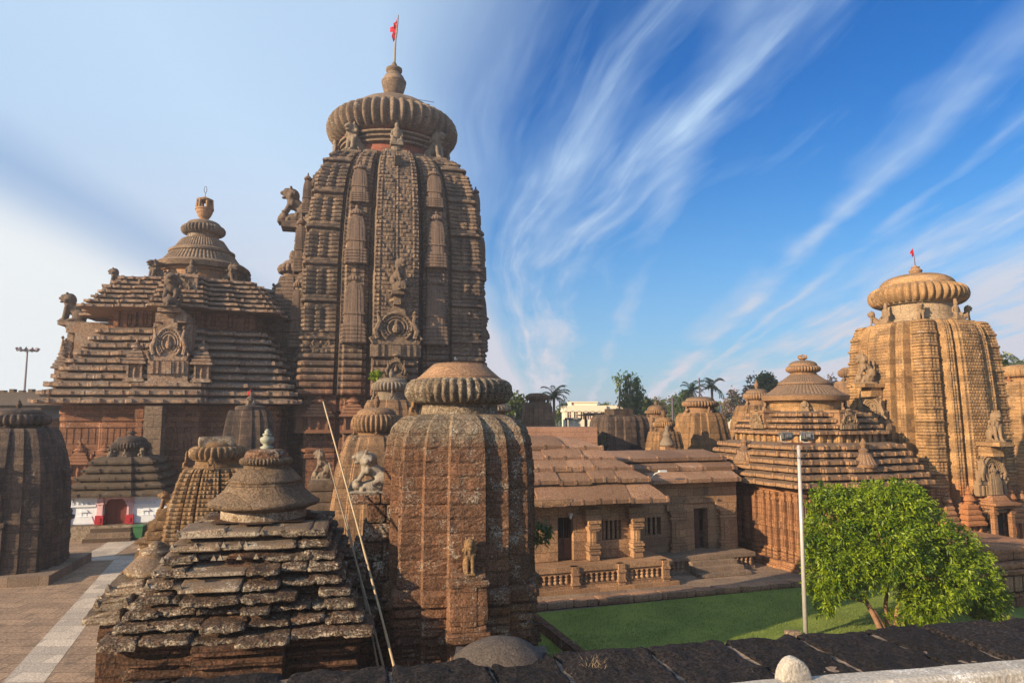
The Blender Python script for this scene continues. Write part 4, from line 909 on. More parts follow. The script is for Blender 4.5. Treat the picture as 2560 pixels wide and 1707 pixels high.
# ================================================================== NEAR LATERITE TOWER
f1 = at(1054, 1000, 22.2); YF = R(11)
def near_tower():
    root = empty('temple_tower', (f1.x, 22.2, 0), YF, 'big red laterite tower in front with lichened shoulders and a flat conical cap', 'temple tower')
    half = [(0, .28, .24, 'R', 4), (.28, .65, .12, 'A', 4), (.65, .96, .0, 'K', 4), (.96, 1., 0., 'K', 1)]
    pl = make_plan(half, .013); z0, z1 = zat(1352, 20.1), zat(952, 20.4)
    wf = interp([(0, 1.93), (.4, 1.93), (.65, 1.91), (.78, 1.87), (.86, 1.81), (.92, 1.71), (.96, 1.58), (.985, 1.43), (1, 1.28)])
    H = z1 - z0; n = len(pl); rings = []; zz = z0; rows = []
    while zz < z1 - .05: rows.append(zz); zz += .395
    lev = []
    for r in rows: lev += [(r + .0, 0), (r + .05, 1), (r + .13, 1), (r + .21, 1), (r + .29, 1), (r + .355, 1)]
    lev = [l for l in lev if l[0] < z1 - .02] + [(z1, 1)]
    blockj = {}
    for z, inn in lev:
        t = (z - z0) / H; ro = int((z - z0) / .395); off = []
        for q in range(4):
            for j, p in enumerate(pl):
                key = (q, ro, j // 2); blockj.setdefault(key, nr.normal(0, .009))
                off.append(blockj[key] * (1 if inn else .2) + nr.normal(0, .006) - (0 if inn else .022))
        rings.append(ring(pl, wf(t), z, np.array(off)))
    rings.append(ring(pl, 1.05, z1 + .02)); g = MB(); g.loft(rings, False, True)
    g.build('spire', M['later'], root)
    # lichened shoulder blocks sit as one crust over the top courses
    b = MB(); z0b = 0; prof = [(0, .9), (.06, .9), (.062, .4), (.12, .62), (.17, .62), (.172, .2), (.2, .5), (.25, .5), (.255, 0), (.52, -.1), (.53, .35), (.57, .35), (.575, .1), (.60, .1), (.605, .45), (.65, .45), (.655, .12), (.68, .12), (.685, .55), (.735, .55), (.74, .2), (.765, .2), (.77, .7), (.83, .75), (.835, .3), (.86, .3), (.865, .95), (.96, .95), (.99, .6), (1, .2)]
    rs = [ring(pl, 1.96, z0 * t, np.full(n * 4, o * .21 - .06) + nr.normal(0, .016, n * 4)) for t, o in prof]; b.loft(rs, False, True); b.build('wall_base', M['later'], root)
    pm = MB()
    def mini(t, u):
            x = u * 1.96; y = -(1.96 * (1.0 + (.125 if abs(u) < .6 else 0)))
            t.rough((x, y - .02, z0 * .36), (.34, .3, z0 * .36), .02, (3, 2, 5))
            for k in range(4): t.rough((x, y - .08, z0 * (.40 + .045 * k)), (.5 - .07 * k, .34, .09), .02, (4, 3, 2))
    for q in range(4):
        for u in (-.83, -.48, .48, .83):
            t = MB(); mini(t, u); v = np.concatenate(t.v); c_, s_ = round(math.cos(q * math.pi / 2)), round(math.sin(q * math.pi / 2))
            MB().add(np.stack([v[:, 0] * c_ - v[:, 1] * s_, v[:, 0] * s_ + v[:, 1] * c_, v[:, 2]], 1), t.f).build('pilaster', M['ruin_wall'], root)
    zn = zat(952, 21); nk = MB(); nk.lathe([(1.28, z1 - .05), (1.26, z1 + .2), (1.24, zat(922, 21))], 40, jit=.012); nk.build('neck', M['later'], root)
    za0, za1 = zat(926, 21.), zat(868, 21.4); ra = 1.74; zm, hh = (za0 + za1) / 2, (za1 - za0) / 2
    pr = [(1.2, za0 - .02, 0)] + [(ra * (.74 + .26 * math.cos(R(a)) ** .7), zm + hh * math.sin(R(a)), max(.1, math.cos(R(a)) ** .6)) for a in np.linspace(-76, 78, 11)] + [(1.2, za1, 0)]
    am = MB(); am.lathe(pr, lobes=40, ld=.15, jit=.022); am.build('amalaka', M['later'], root, True)
    zc = zat(833, 21.6); cp = MB(); cp.lathe([(1.34, za1 - .1), (1.36, za1 + .03), (1.30, za1 + .07), (.98, zc - .14), (.84, zc - .01), (.80, zc), (.3, zc + .015)], 44, jit=.008); cp.build('cap', M['tan'], root, True)
    # lion seated on the projecting niche
    ny = -1.96 * 1.23; zt, zb_ = zat(1318, 19.6), zat(1478, 19.4)
    p = MB(); 
    for i, (dx, w_, z_a, z_b, pr2) in enumerate(((0, 1.24, zb_ - .02, zb_ + .25, .42), (0, 1.02, zb_ + .25, zb_ + .42, .34), (0, 1.08, zb_ + .42, zt - .35, .36), (0, 1.2, zt - .35, zt - .15, .40), (0, 1.0, zt - .15, zt, .36))):
        p.rough((dx, ny - pr2 / 2 + .1, (z_a + z_b) / 2), (w_, pr2 + .2, z_b - z_a), .022, (8, 4, max(2, int((z_b - z_a) / .12))), fr=3)
    p.rough((.0, ny - .32, (zb_ + zt) / 2 + .05), (.46, .12, (zt - zb_) * .62), .015, (4, 2, 8), fr=3)
    p.rough((0, ny + .02, zb_ * .5), (.95, .4, zb_), .02, (5, 3, 8)); p.build('niche_projection', M['later'], root)
    inst(LION, 'lion_statue', root, (.03, ny - .12, zt - .02), (0, 0, -math.pi / 2), (.62, .72, zat(1232, 19.6) - zt), M['ribbed'])
    # masonry of the antefix on the face towards the stepped roof, with the lion upon it
    zs = zat(1128, 21.9); a = MB()
    rowz = [zs - .30, zs - .85, zs - 1.4, zs - 1.95, zs - 2.55, zs - 3.1, zs - 3.7, zs - 4.3]
    for i, zb2 in enumerate(rowz):
        ztop = zs if i == 0 else rowz[i - 1]; xr = -1.7; xl = -3.40 if i == 0 else -(2.75 + .14 * i + rng.uniform(-.08, .08)); x = xl
        while x < xr - .05:
            l = min(rng.uniform(.5, .95), xr - x)
            for y0, y1 in ((-.75, -.02), (.0, .75)): a.rough((x + l / 2, (y0 + y1) / 2, (zb2 + ztop) / 2), (l * .99, y1 - y0, ztop - zb2 - .01), .025, (6, 4, 4), fr=3., seed=i)
            x += l
    a.box(-3.0, -1.7, -.7, .7, 0, rowz[-1]); a.build('antefix', M['later_top'], root)
    inst(RAMP, 'lion_statue', root, (-2.72, -.1, zs), (0, 0, math.pi), (1.3, 1.5, zat(1040, 21.9) - zs), M['statue_white'])
    v = MB(); v.box(-.05, .05, -1.99, -1.6, zat(1011, 20.3), zat(1003, 20.3)); v.build('vent_opening', M['hollow'], root)
    inst(DEITY, 'seated_statue', root, (-1.48, -.25, z1 - .02), (0, 0, math.pi), (.5, .5, .75), M['ribbed'])
    return root, zc
nt_root, nt_zc = near_tower()
BIRD = figure('bird', [('e', (0, 0, .55), (.34, .2, .22), -.5, 'Y'), ('e', (.26, 0, .86), (.14, .13, .14)), ('c', (.12, 0, .62), (.26, 0, .84), .15, .11), ('c', (.36, 0, .85), (.5, 0, .82), .04, .01), ('e', (-.42, 0, .38), (.24, .1, .05), .35, 'Y')]
    + both(('c', (.03, .07, .4), (.05, .08, .0), .035, .03), ('e', (-.06, .18, .56), (.3, .06, .15), -.45, 'Y'), ('e', (.1, .08, .02), (.09, .05, .02))), .035)
bp_ = at(1047, 832, 21.5)
tag(inst(BIRD, 'bird', None, (bp_.x, 21.5, nt_zc + .0), (0, 0, 2.), .19, M['birdgrey']), 'grey pigeon perched on the flat cap of the near laterite tower', 'bird')
bq = gr(322, 1277); tag(inst(BIRD, 'bird', None, bq, (0, 0, .8), .42, M['bird']), 'white bird standing on the pale courtyard path', 'bird')

# ================================================================== NEAR STEPPED RUIN
f2 = at(610, 1100, 20.6)
def near_hall():
    root = empty('temple_hall', (f2.x, 20.6, 0), YF, 'crumbling laterite hall in front with a ruined stepped roof and smooth grey bell', 'temple hall')
    zE = lambda y, e: zat(y, 20.6 - .98 * e)
    # (eave half width, bottom z) of every course from below
    rows = []
    for t in (0, .135, .26, .375, .49, .60, .705, .805, .91): e = 3.22 - 1.45 * t ** .95; rows.append((e + rng.uniform(-.04, .04), zE(1478 - 268 * t ** 1.03, e)))
    zt = zE(1203, 1.4)
    core = MB(); half = [(0, .36, .30, 'R', 2), (.36, 1., 0., 'K', 3)]; pl = make_plan(half); rr = []
    for i, (e, z) in enumerate(rows):
        e2 = rows[i + 1][0] if i + 1 < len(rows) else 1.4; z2 = rows[i + 1][1] if i + 1 < len(rows) else zt
        for w_, zz in ((e - .55, z - .06), (e - .45, z + .08), (e2 - .55, z2 - .02)): rr.append(ring(pl, w_, zz, nr.normal(0, .03, len(pl) * 4), True))
    rr.append(ring(pl, 1.25, zt + .02, 0, True)); core.loft(rr, True, True); core.build('roof_core', M['ruin_wall'], root)
    bl = MB(); sm = MB(); kn = MB()
    for i, (e, z) in enumerate(rows):
        z2 = rows[i + 1][1] if i + 1 < len(rows) else zt; hc = (z2 - z); e2 = rows[i + 1][0] if i + 1 < len(rows) else 1.35
        dep = e - e2 + .62; th = min(.27, hc * .56)
        def side(t_, q):
            x = -e; 
            while x < e - .08:
                l = min(rng.uniform(.55, 1.5), e - x + .02); proj = .36 if abs(x + l / 2) < e * .36 and i < 6 else 0
                gone = rng.random() < (.26 if i < 7 else .05) and q == 0 and x > -e * .7
                back = rng.uniform(.25, .5) if gone else rng.uniform(-.03, .05)
                smooth = (q == 0 and x + l / 2 < (-.05 if i < 7 else .75 * e) and i >= 4) or (i == 8 and q in (0, 3))
                tt = (t_[1] if smooth else t_[0])
                th2 = th * rng.uniform(.85, 1.2) * (.75 if gone else 1); hb = hc * (.90 if smooth else .80)
                tt.rough((x + l / 2, -(e + proj) + dep / 2 + back, z + hb / 2 + rng.uniform(-.03, .03)), (l * (.992 if smooth else .975), dep, hb), .012 if smooth else .05, (max(3, int(l / .10)), 7, 4), 0, slope=max(.05, hb - th2), fr=2.2 if smooth else 3.6, seed=i * 3.1 + q)
                if smooth and l > .35:
                    for kx in (x + .06, x + l - .1, x + l * .5)[: rng.choice((1, 2, 3))]:
                        t_[2].add([(kx - .07, -(e + proj) - .02, z + th * .55), (kx + .07, -(e + proj) - .02, z + th * .55), (kx, -(e + proj) - .03, z + th * 1.5), (kx - .06, -(e + proj) + .16, z + th * .6), (kx + .06, -(e + proj) + .16, z + th * .6)],
                                  [(0, 1, 2), (1, 4, 2), (4, 3, 2), (3, 0, 2)])
                x += l
        for q in range(4):
            tr = (MB(), MB(), MB()); side(tr, q); c, s = round(math.cos(q * math.pi / 2)), round(math.sin(q * math.pi / 2))
            for src, dst in zip(tr, (bl, sm, kn)):
                if src.v:
                    v = np.concatenate(src.v); dst.add(np.stack([v[:, 0] * c - v[:, 1] * s, v[:, 0] * s + v[:, 1] * c, v[:, 2]], 1), src.f)
    bl.build('crusted_roof_blocks', M['ruin'], root)['kind'] = 'stuff'; sm.build('smooth_roof_blocks', M['ruin_smooth'], root)['kind'] = 'stuff'
    if kn.v: kn.build('antefix_knobs', M['ruin_smooth'], root)['kind'] = 'stuff'
    w_ = MB(); zw = rows[0][1]; pw = make_plan([(0, .40, .42, 'R', 3), (.40, .42, .1, 'g', 1), (.42, 1., 0., 'K', 6)]); n = len(pw) * 4
    pr = [(0, .35), (.1, .35), (.11, .1), (.18, .25), (.2, 0), (.45, -.02), (.46, .12), (.50, .12), (.51, 0), (.55, .0), (.56, .14), (.60, .14), (.61, 0), (.66, 0), (.67, .15), (.72, .15), (.73, .02), (.78, .02), (.79, .17), (.85, .17), (.86, .03), (.9, .05), (.91, .2), (1, .22)]
    w_.loft([ring(pw, 2.72, zw * t, np.full(n, o) + nr.normal(0, .03, n), True) for t, o in pr], False, True); w_.build('wall', M['ruin_wall'], root)
    # neck, two stage bell, ribbed disc, cap
    z0 = zt; zn1 = z0 + .36; nk = MB(); nk.lathe([(1.2, z0 - .12), (1.2, zn1 - .05), (1.28, zn1)], 40, jit=.008); nk.build('neck', M['ruin_smooth'], root)
    zr, zm_, zt2 = zat(1075, 19.3), zat(1020 + 22, 19.5), zat(1005 + 42, 20.4)
    Y0 = 20.6; zA = zn1 - .04; zB = zat(1078, 20); zC = zat(1018, 20); zD = zat(988 + 8, 20.2); zE2 = zat(966 + 6, 20.3)
    zA = zt + .36; q_ = .84
    b = MB(); b.lathe([(1.22, zA - .1), (1.50, zA), (1.56, zA + 0.042), (1.57, zA + 0.101), (1.50, zA + 0.160), (1.35, zA + 0.252), (1.15, zA + 0.437), (1.03, zA + 0.622), (1.0, zA + 0.672), (1.03, zA + 0.689), (1.03, zA + 0.739), (.98, zA + 0.773), (.88, zA + 0.907), (.76, zA + 1.025), (.66, zA + 1.075)], 48, jit=.012)
    b.build('bell', M['ruin_bell'], root, True); z = zA + 1.058
    k = MB(); k.lathe([(.63, z - .02), (.63, z + 0.118), (.70, z + 0.143)], 32, jit=.006); k.build('neck', M['ruin_bell'], root)
    am = MB(); am.lathe([(.6, z + 0.101, 0)] + [(.76 * (.82 + .18 * math.cos(R(a))), z + 0.218 + .11 * math.sin(R(a)), 1.) for a in np.linspace(-80, 80, 7)] + [(.6, z + 0.336, 0)], lobes=44, ld=.10, jit=.006); am.build('amalaka', M['ruin_bell'], root, True)
    c = MB(); c.lathe([(.64, z + 0.302), (.65, z + 0.353), (.58, z + 0.487), (.44, z + 0.554), (.2, z + 0.571)], 14, jit=.02); c.build('cap', M['later_top'], root)
    zk = z + 0.554; f = MB(); f.lathe([(.16, zk), (.2, zk + 0.067), (.13, zk + 0.101), (.1, zk + 0.134), (.18, zk + 0.202), (.21, zk + 0.286), (.19, zk + 0.353), (.1, zk + 0.386), (.13, zk + 0.420), (.14, zk + 0.454), (.07, zk + 0.487), (.09, zk + 0.529), (.03, zk + 0.605)], 20); f.build('finial', M['greenstone'], root, True)
    # low porch at the back left with its own small bell
    px = at(356, 1330, 19.6); lx = (px - Vector((f2.x, 20.6, 0))); ca, sa = math.cos(-YF), math.sin(-YF); ox, oy = lx.x * ca - lx.y * sa, lx.x * sa + lx.y * ca
    po = MB(); zp0 = zat(1432, 18.3)
    po.rough((ox, oy, zp0 / 2), (2.0, 2.3, zp0), .02, (14, 14, 14), fr=1.5)
    po.build('porch_wall', M['ruin_wall'], root)
    ps = MB(); zq = zp0
    for i, (e, h_) in enumerate(((1.32, .30), (1.14, .32), (.95, .30))):
        for q in range(4):
            t_ = MB(); x = -e
            while x < e - .05:
                l = min(rng.uniform(.55, 1.1), e - x); t_.rough((x + l / 2, -e + .38, zq + .10), (l * .985, .76, .2), .018, (8, 6, 3), fr=2.4)
                t_.rough((x + l / 2, -e + .52, zq + .29), (l * .98, .8, .22), .015, (8, 5, 2), slope=.2, fr=2.4)
                if i: t_.add([(x, -e - .01, zq + .12), (x + .16, -e - .01, zq + .12), (x + .08, -e - .02, zq + .34), (x + .02, -e + .2, zq + .2), (x + .14, -e + .2, zq + .2)], [(0, 1, 2), (1, 4, 2), (4, 3, 2), (3, 0, 2)])
                x += l
            v = np.concatenate(t_.v); c_, s_ = round(math.cos(q * math.pi / 2)), round(math.sin(q * math.pi / 2))
            ps.add(np.stack([v[:, 0] * c_ - v[:, 1] * s_ + ox, v[:, 0] * s_ + v[:, 1] * c_ + oy, v[:, 2]], 1), t_.f)
        ps.box(ox - e + .3, ox + e - .3, oy - e + .3, oy + e - .3, zq - .02, zq + h_); zq += h_
    ps.build('porch_roof', M['ruin_smooth'], root)['kind'] = 'stuff'
    pb = MB(); pb.lathe([(.55, zq - .3), (.55, zq + .05), (.74, zq + .1), (.80, zq + .2), (.72, zq + .28), (.52, zq + .5), (.40, zq + .62), (.44, zq + .66), (.42, zq + .72), (.2, zq + .8), (.22, zq + .86), (.05, zq + .94)], 26, (ox, oy, 0), jit=.012); pb.build('porch_bell', M['ruin_smooth'], root, True)
M['greenstone'] = plain('polished_greenish_stone', (.30, .31, .235), .6, var=.15)
near_hall()
def bamboo(p0, p1, r, mat, label):
    d = (p1 - p0); g = p0 - d * (p0.z / d.z) if p0.z > 0 else p0
    m = MB(); pts = []; n = 26
    for i in range(n + 1):
        t = i / n; q = g.lerp(p1, t) + Vector((.07 * math.sin(t * 3.1), 0, -.10 * math.sin(t * math.pi))); pts.append(q)
    rad = [r * (1.15 - .55 * i / n) * (1.12 if i % 2 else .95) for i in range(n + 1)]
    m.tube(pts, rad, 8); tag(m.build('bamboo_pole', mat, None, True), label, 'pole', 'bamboo poles leaning between the two near ruins')
bamboo(at(905, 1535, 18.6), at(742, 922, 20.9), .034, M['bamboo'], 'longest pale bamboo pole leaning between the near ruins, its top highest')
bamboo(at(880, 1535, 18.9), at(755, 1062, 20.6), .032, M['bamboo_grey'], 'grey bamboo pole with its top beside the small white statue')
bamboo(at(866, 1535, 19.1), at(793, 1180, 20.4), .03, M['bamboo_grey'], 'shortest grey bamboo pole, behind the other two near the ruined roof')

# ================================================================== SMALLER TOWERS
def small_tower(label, cx, Y, w, ztop, mat, ama=None, cap=None, fin=None, yaw=14, zb=None, name='shrine_tower', top=.66, h=.4, amp=.015, segs=None, caph=None, crownmat=None, group=None, lobes=30, patt=None, statues=True, finkind='kalasha', jit=.006):
    """ztop: top of the curved body; ama: (radius, z bottom, z top); cap: z of the cap's top; fin: z of the finial's top"""
    p = at(cx, 900, Y)
    root = deul(name, label, 'shrine', p.x, Y, yaw, w, zb if zb is not None else ztop * .28, ztop, mat, h, amp, segs, None, top, jit, patt=patt, group=group)
    cm = crownmat or mat
    if ama: crown(root, ztop, ama[0] * .68, ama[1], ama[2], ama[0], cap or ama[2] + .2, ama[0] * .78, cm, lobes, .16, flat=.25)
    if fin and finkind == 'kalasha': kalasha(root, (cap or ama[2]) - .03, fin, max(.14, (fin - cap) * .24), cm)
    if fin and finkind == 'pole':
        k = MB(); k.tube([(0, 0, cap - .1), (0, 0, fin)], .05, 6); k.build('iron_rod', M['rust'], root)
    if statues and ama:
        for q in range(4):
            a = q * math.pi / 2; r = ama[0] * .86
            inst(DEITY, 'seated_statue', root, (r * math.cos(a), r * math.sin(a), ztop - .02), (0, 0, a), (.42 * ama[0], .42 * ama[0], (ama[1] - ztop) * 1.05 + .05), cm)
    return root
# ribbed ochre tower half hidden by the near ruin
def ribbed():
    Y = 31.5; zt = zat(1078, 30); p = at(497, 1100, Y)
    half = [(0, .30, .14, 'R', 5), (.30, .33, .02, 'g', 1), (.33, .64, .07, 'A', 4), (.64, .67, .0, 'g', 1), (.67, 1., 0., 'K', 4)]
    def patt(kd, i, k, c):
        if kd == 'g': return -.07
        v = (0, .8, 1, 1, .8, 0)[k]; return v * (.065 + .035 * (c % 2)) - .02
    root = deul('shrine_tower', 'ochre tower of closely ribbed courses with a broken cap, behind the near ruined roof', 'shrine', p.x, Y, 13, 1.72, 1.5, zt, M['ribbed'], .175, .03, half, None, .66, .014, patt=patt)
    za0, za1 = zat(1056, 31.2), zat(1024, 31.5)
    crown(root, zt, .92, za0, za1, 1.22, za1 + .32, .8, M['ribbed'], 26, .2, jit=.02)
    m = MB(); m.rough((-.05, 0, za1 + .2), (1.5, 1.3, .45), .05, (8, 7, 3), .2, fr=1.6); m.build('broken_slab', M['ruin_smooth'], root)
    for q in (0, 3): inst(DEITY, 'seated_statue', root, _r4(0, -1.3, zt - .03, q), (0, 0, q * math.pi / 2 - math.pi / 2), (.5, .5, .75), M['ribbed'])
    a = MB(); zz = zat(1170, 31.)
    for i in range(9):
        z1_ = zz - .42 * i; xl = -2.35 - .16 * i - rng.uniform(0, .12)
        a.rough(((xl - 1.5) / 2, 0, z1_ - .2), (-1.5 - xl, 1.1 + .05 * i, .4), .04, (8, 6, 3), fr=2.6, seed=i)
        if i in (3, 6): a.rough(((xl - 1.6) / 2 - .12, 0, z1_ - .04), (-1.4 - xl, 1.4, .14), .03, (8, 6, 2), fr=2.6)
    a.build('antefix', M['ribbed'], root)
    inst(LION, 'lion_statue', root, (-2.0, 0, zz - .02), (0, 0, math.pi), (.95, .9, zat(1128, 31.) - zz), M['ribbed'])
    v = MB(); v.lathe([(.09, 0), (.09, .3)], 12); o = v.build('vent_opening', M['hollow'], root); o.rotation_euler = (R(90), 0, 0); o.location = (.1, -1.72, zat(1105, 29.6))
ribbed()
small_tower('tall blackened tower at the left edge with soot streaks and ribbed grey disc', 46, 35.6, 2.08, zat(985, 33.3), M['dark'], (1.5, zat(983, 35.6) + .12, zat(955, 35.6) + .1), zat(940, 35.6) + .05, zat(917, 35.6), 14, zb=3.0, top=.70, h=.55, crownmat=M['dark'])
def dark_extra():    # plinth and small niche porch of the blackened tower
    o = [x for x in bpy.data.objects if x.get('label', '').startswith('tall blackened tower')][0]
    m = MB(); m.box(-2.8, 3.0, -3.0, 2.8, -.02, .45); m.build('plinth', M['court'], o)
    m = MB(); m.box(1.95, 2.65, -.9, .9, 2.6, 2.8); m.box(1.95, 2.45, -.7, .7, 2.8, 3.1, .1, .2); m.box(2.1, 2.3, -.8, -.5, .4, 2.6); m.box(2.1, 2.3, .5, .8, .4, 2.6); m.build('niche_porch', M['dark'], o); m = MB(); m.box(-.8, .8, -2.65, -1.9, 2.7, 2.9); m.box(-.7, -.4, -2.5, -2.0, .4, 2.7); m.box(.4, .7, -2.5, -2.0, .4, 2.7); m.build('niche_porch', M['dark'], o)
    inst(ARCH, 'niche_gable', o, (0, -2.45, 3.6), (0, 0, 0), (.6, .6, .8), M['dark']); inst(LION, 'lion_statue', o, (2.25, 0, 4.2), (0, 0, 0), (1., 1., 1.2), M['dark'])
dark_extra()
r5 = small_tower('small black dome-shaped shrine with a figure and red pennon on top, before the great hall', 576, 48, 1.62, zat(941, 47), M['dark'], None, yaw=14, zb=2.4, top=.74, h=.5)
c5 = MB(); zt5 = zat(941, 47); c5.lathe([(1.0, zt5 - .05), (1.0, zt5 + .22), (.8, zt5 + .3), (.2, zt5 + .34)], 24); c5.build('cap', M['dark'], r5)
inst(DEITY, 'seated_statue', r5, (0, 0, zt5 + .3), (0, 0, -1.2), (1., .9, .95), M['statue'])
q5 = at(575, 925, 47.9); flag('temple_flag', (q5.x, 47.6, q5.z), zat(893, 47.9) - q5.z, 'little red pennon above the small black shrine before the great hall', M['rust'], .2, lean=.1)
small_tower('brown plastered tower directly behind the near laterite tower, dark ribbed disc and stone vase', 866, 30.5, 1.78, zat(1001, 29), M['brown'], (1.10, zat(992, 30.2), zat(951, 30.5)), zat(936, 30.5), zat(905, 30.5), 12, top=.60, h=.5, zb=2., segs=[(0, .3, .16, 'R', 2), (.3, .34, .1, 'R', 1), (.34, .64, .08, 'A', 2), (.64, .68, .05, 'A', 1), (.68, 1., 0., 'K', 2)])
def brown_extra():
    o = [x for x in bpy.data.objects if x.get('label', '').startswith('brown plastered tower')][0]; m = MB(); zz = zat(1105, 29.5)
    for i in range(8):
        m.rough((-2.2 - .08 * i, 0, zz - .45 * i - .2), (1.2 + .16 * i, 1.3, .44), .025, (6, 5, 3), fr=2., seed=i)
    m.build('antefix', M['statue_dark'], o); inst(RAMP, 'lion_statue', o, (-2.25, 0, zz), (0, 0, math.pi), (.85, .8, 1.25), M['statue'])
    for x, z in ((-2.5, 1.8), (-2.9, .6)): inst(MINI_SHRINE, 'mini_shrine', o, (x, -.9, z), (0, 0, 0), (.9, .8, .9), M['brown'])
brown_extra()
small_tower('grey-brown tower with a white vase finial between the great tower and the near tower', 898, 41, 1.75, zat(918, 39.7), M['brown'], (1.18, zat(901, 41) + .05, zat(878, 41)), zat(868, 41), zat(846, 41), 14, top=.72, h=.45, crownmat=M['statue'])
small_tower('slim flat topped old tower beside the coconut palm, far behind the halls', 1234, 76, 1.62, zat(925, 75), M['brown'], (1.35, zat(921, 76) + .1, zat(906, 76)), zat(903, 76), None, 16, top=.76, h=.5)
r2_ = small_tower('broad black roofless tower with a square block on top, before the white school', 1420, 49, 1.78, zat(955, 48), M['dark'], None, yaw=17, top=.86, h=.6)
b2 = MB(); zt2_ = zat(955, 48); b2.box(-.75, .75, -.75, .75, zt2_ - .05, zt2_ + .5); b2.box(-1.3, 1.3, -1.3, 1.3, zt2_ - .1, zt2_ + .08); b2.build('top_block', M['dark'], r2_)
small_tower('plain golden brown tower with a wide ribbed disc and an iron rod on its dome', 1607, 49, 1.72, zat(948, 48), M['goldbrown'], (1.30, zat(935, 49), zat(920, 49)), zat(911, 49), zat(868, 49), 17, top=.70, h=.45, amp=.01, lobes=36, crownmat=M['gold_roof'], finkind='pole')
small_tower('brown shrine with tiered pointed cap, rear one of two left of the rod-topped tower', 1506, 57, 1.25, zat(958, 56), M['brown'], (.95, zat(951, 57), zat(942, 57)), zat(930, 57), zat(920, 57), 17, top=.72, h=.4)
small_tower('small golden brown shrine, front one of the two left of the rod-topped tower', 1523, 45, 1.12, zat(991, 44), M['goldbrown'], (.74, zat(981, 45), zat(968, 45)), zat(958, 45), zat(940, 45), 17, top=.68, h=.4)
small_tower('brown rounded tower with an urn finial just behind the golden hall', 1738, 53, 1.85, zat(930, 52), M['goldbrown'], (1.05, zat(919, 53) + .03, zat(902, 53)), zat(893, 53), zat(872, 53), 17, top=.62, h=.4, crownmat=M['gold_roof'])
small_tower('weathered tower peeping out between the golden hall and the golden tower', 1962, 62, 1.6, zat(874, 61), M['brown'], (1.3, zat(867, 62) + .04, zat(848, 62)), zat(843, 62), None, 17, top=.72, h=.4)
rR = small_tower('pinkish ribbed tower cut by the right edge of the view', 2350, 60, 2.15, zat(875, 58.5), M['gold'], (1.85, zat(868, 60) + .02, zat(846, 60)), zat(838, 60), None, 17, top=.84, h=.3, amp=.05)
small_tower('old grey stepped tower showing just to the right of the near laterite tower', 1128, 37, 2.05, zat(955, 35.5), M['ruin_smooth'], (1.1, zat(948, 37), zat(930, 37)), zat(920, 37), None, 12, top=.5, h=.22, amp=.12, statues=False)
def little_votive(cx, cy, Y, s, label):
    p = at(cx, cy, Y); r = empty('stone_finial', p, RY, label, 'finial')
    m = MB(); m.box(-.3 * s, .3 * s, -.3 * s, .3 * s, 0, .25 * s); m.build('base_block', M['tan'], r)
    m = MB(); m.lathe([(.25 * s, .25 * s), (.42 * s, .3 * s), (.4 * s, .42 * s), (.2 * s, .8 * s), (.27 * s, .84 * s), (.16 * s, 1. * s), (.1 * s, 1.1 * s), (.14 * s, 1.2 * s), (.03 * s, 1.45 * s)], 14); m.build('stone_bell', M['statue'], r, True)

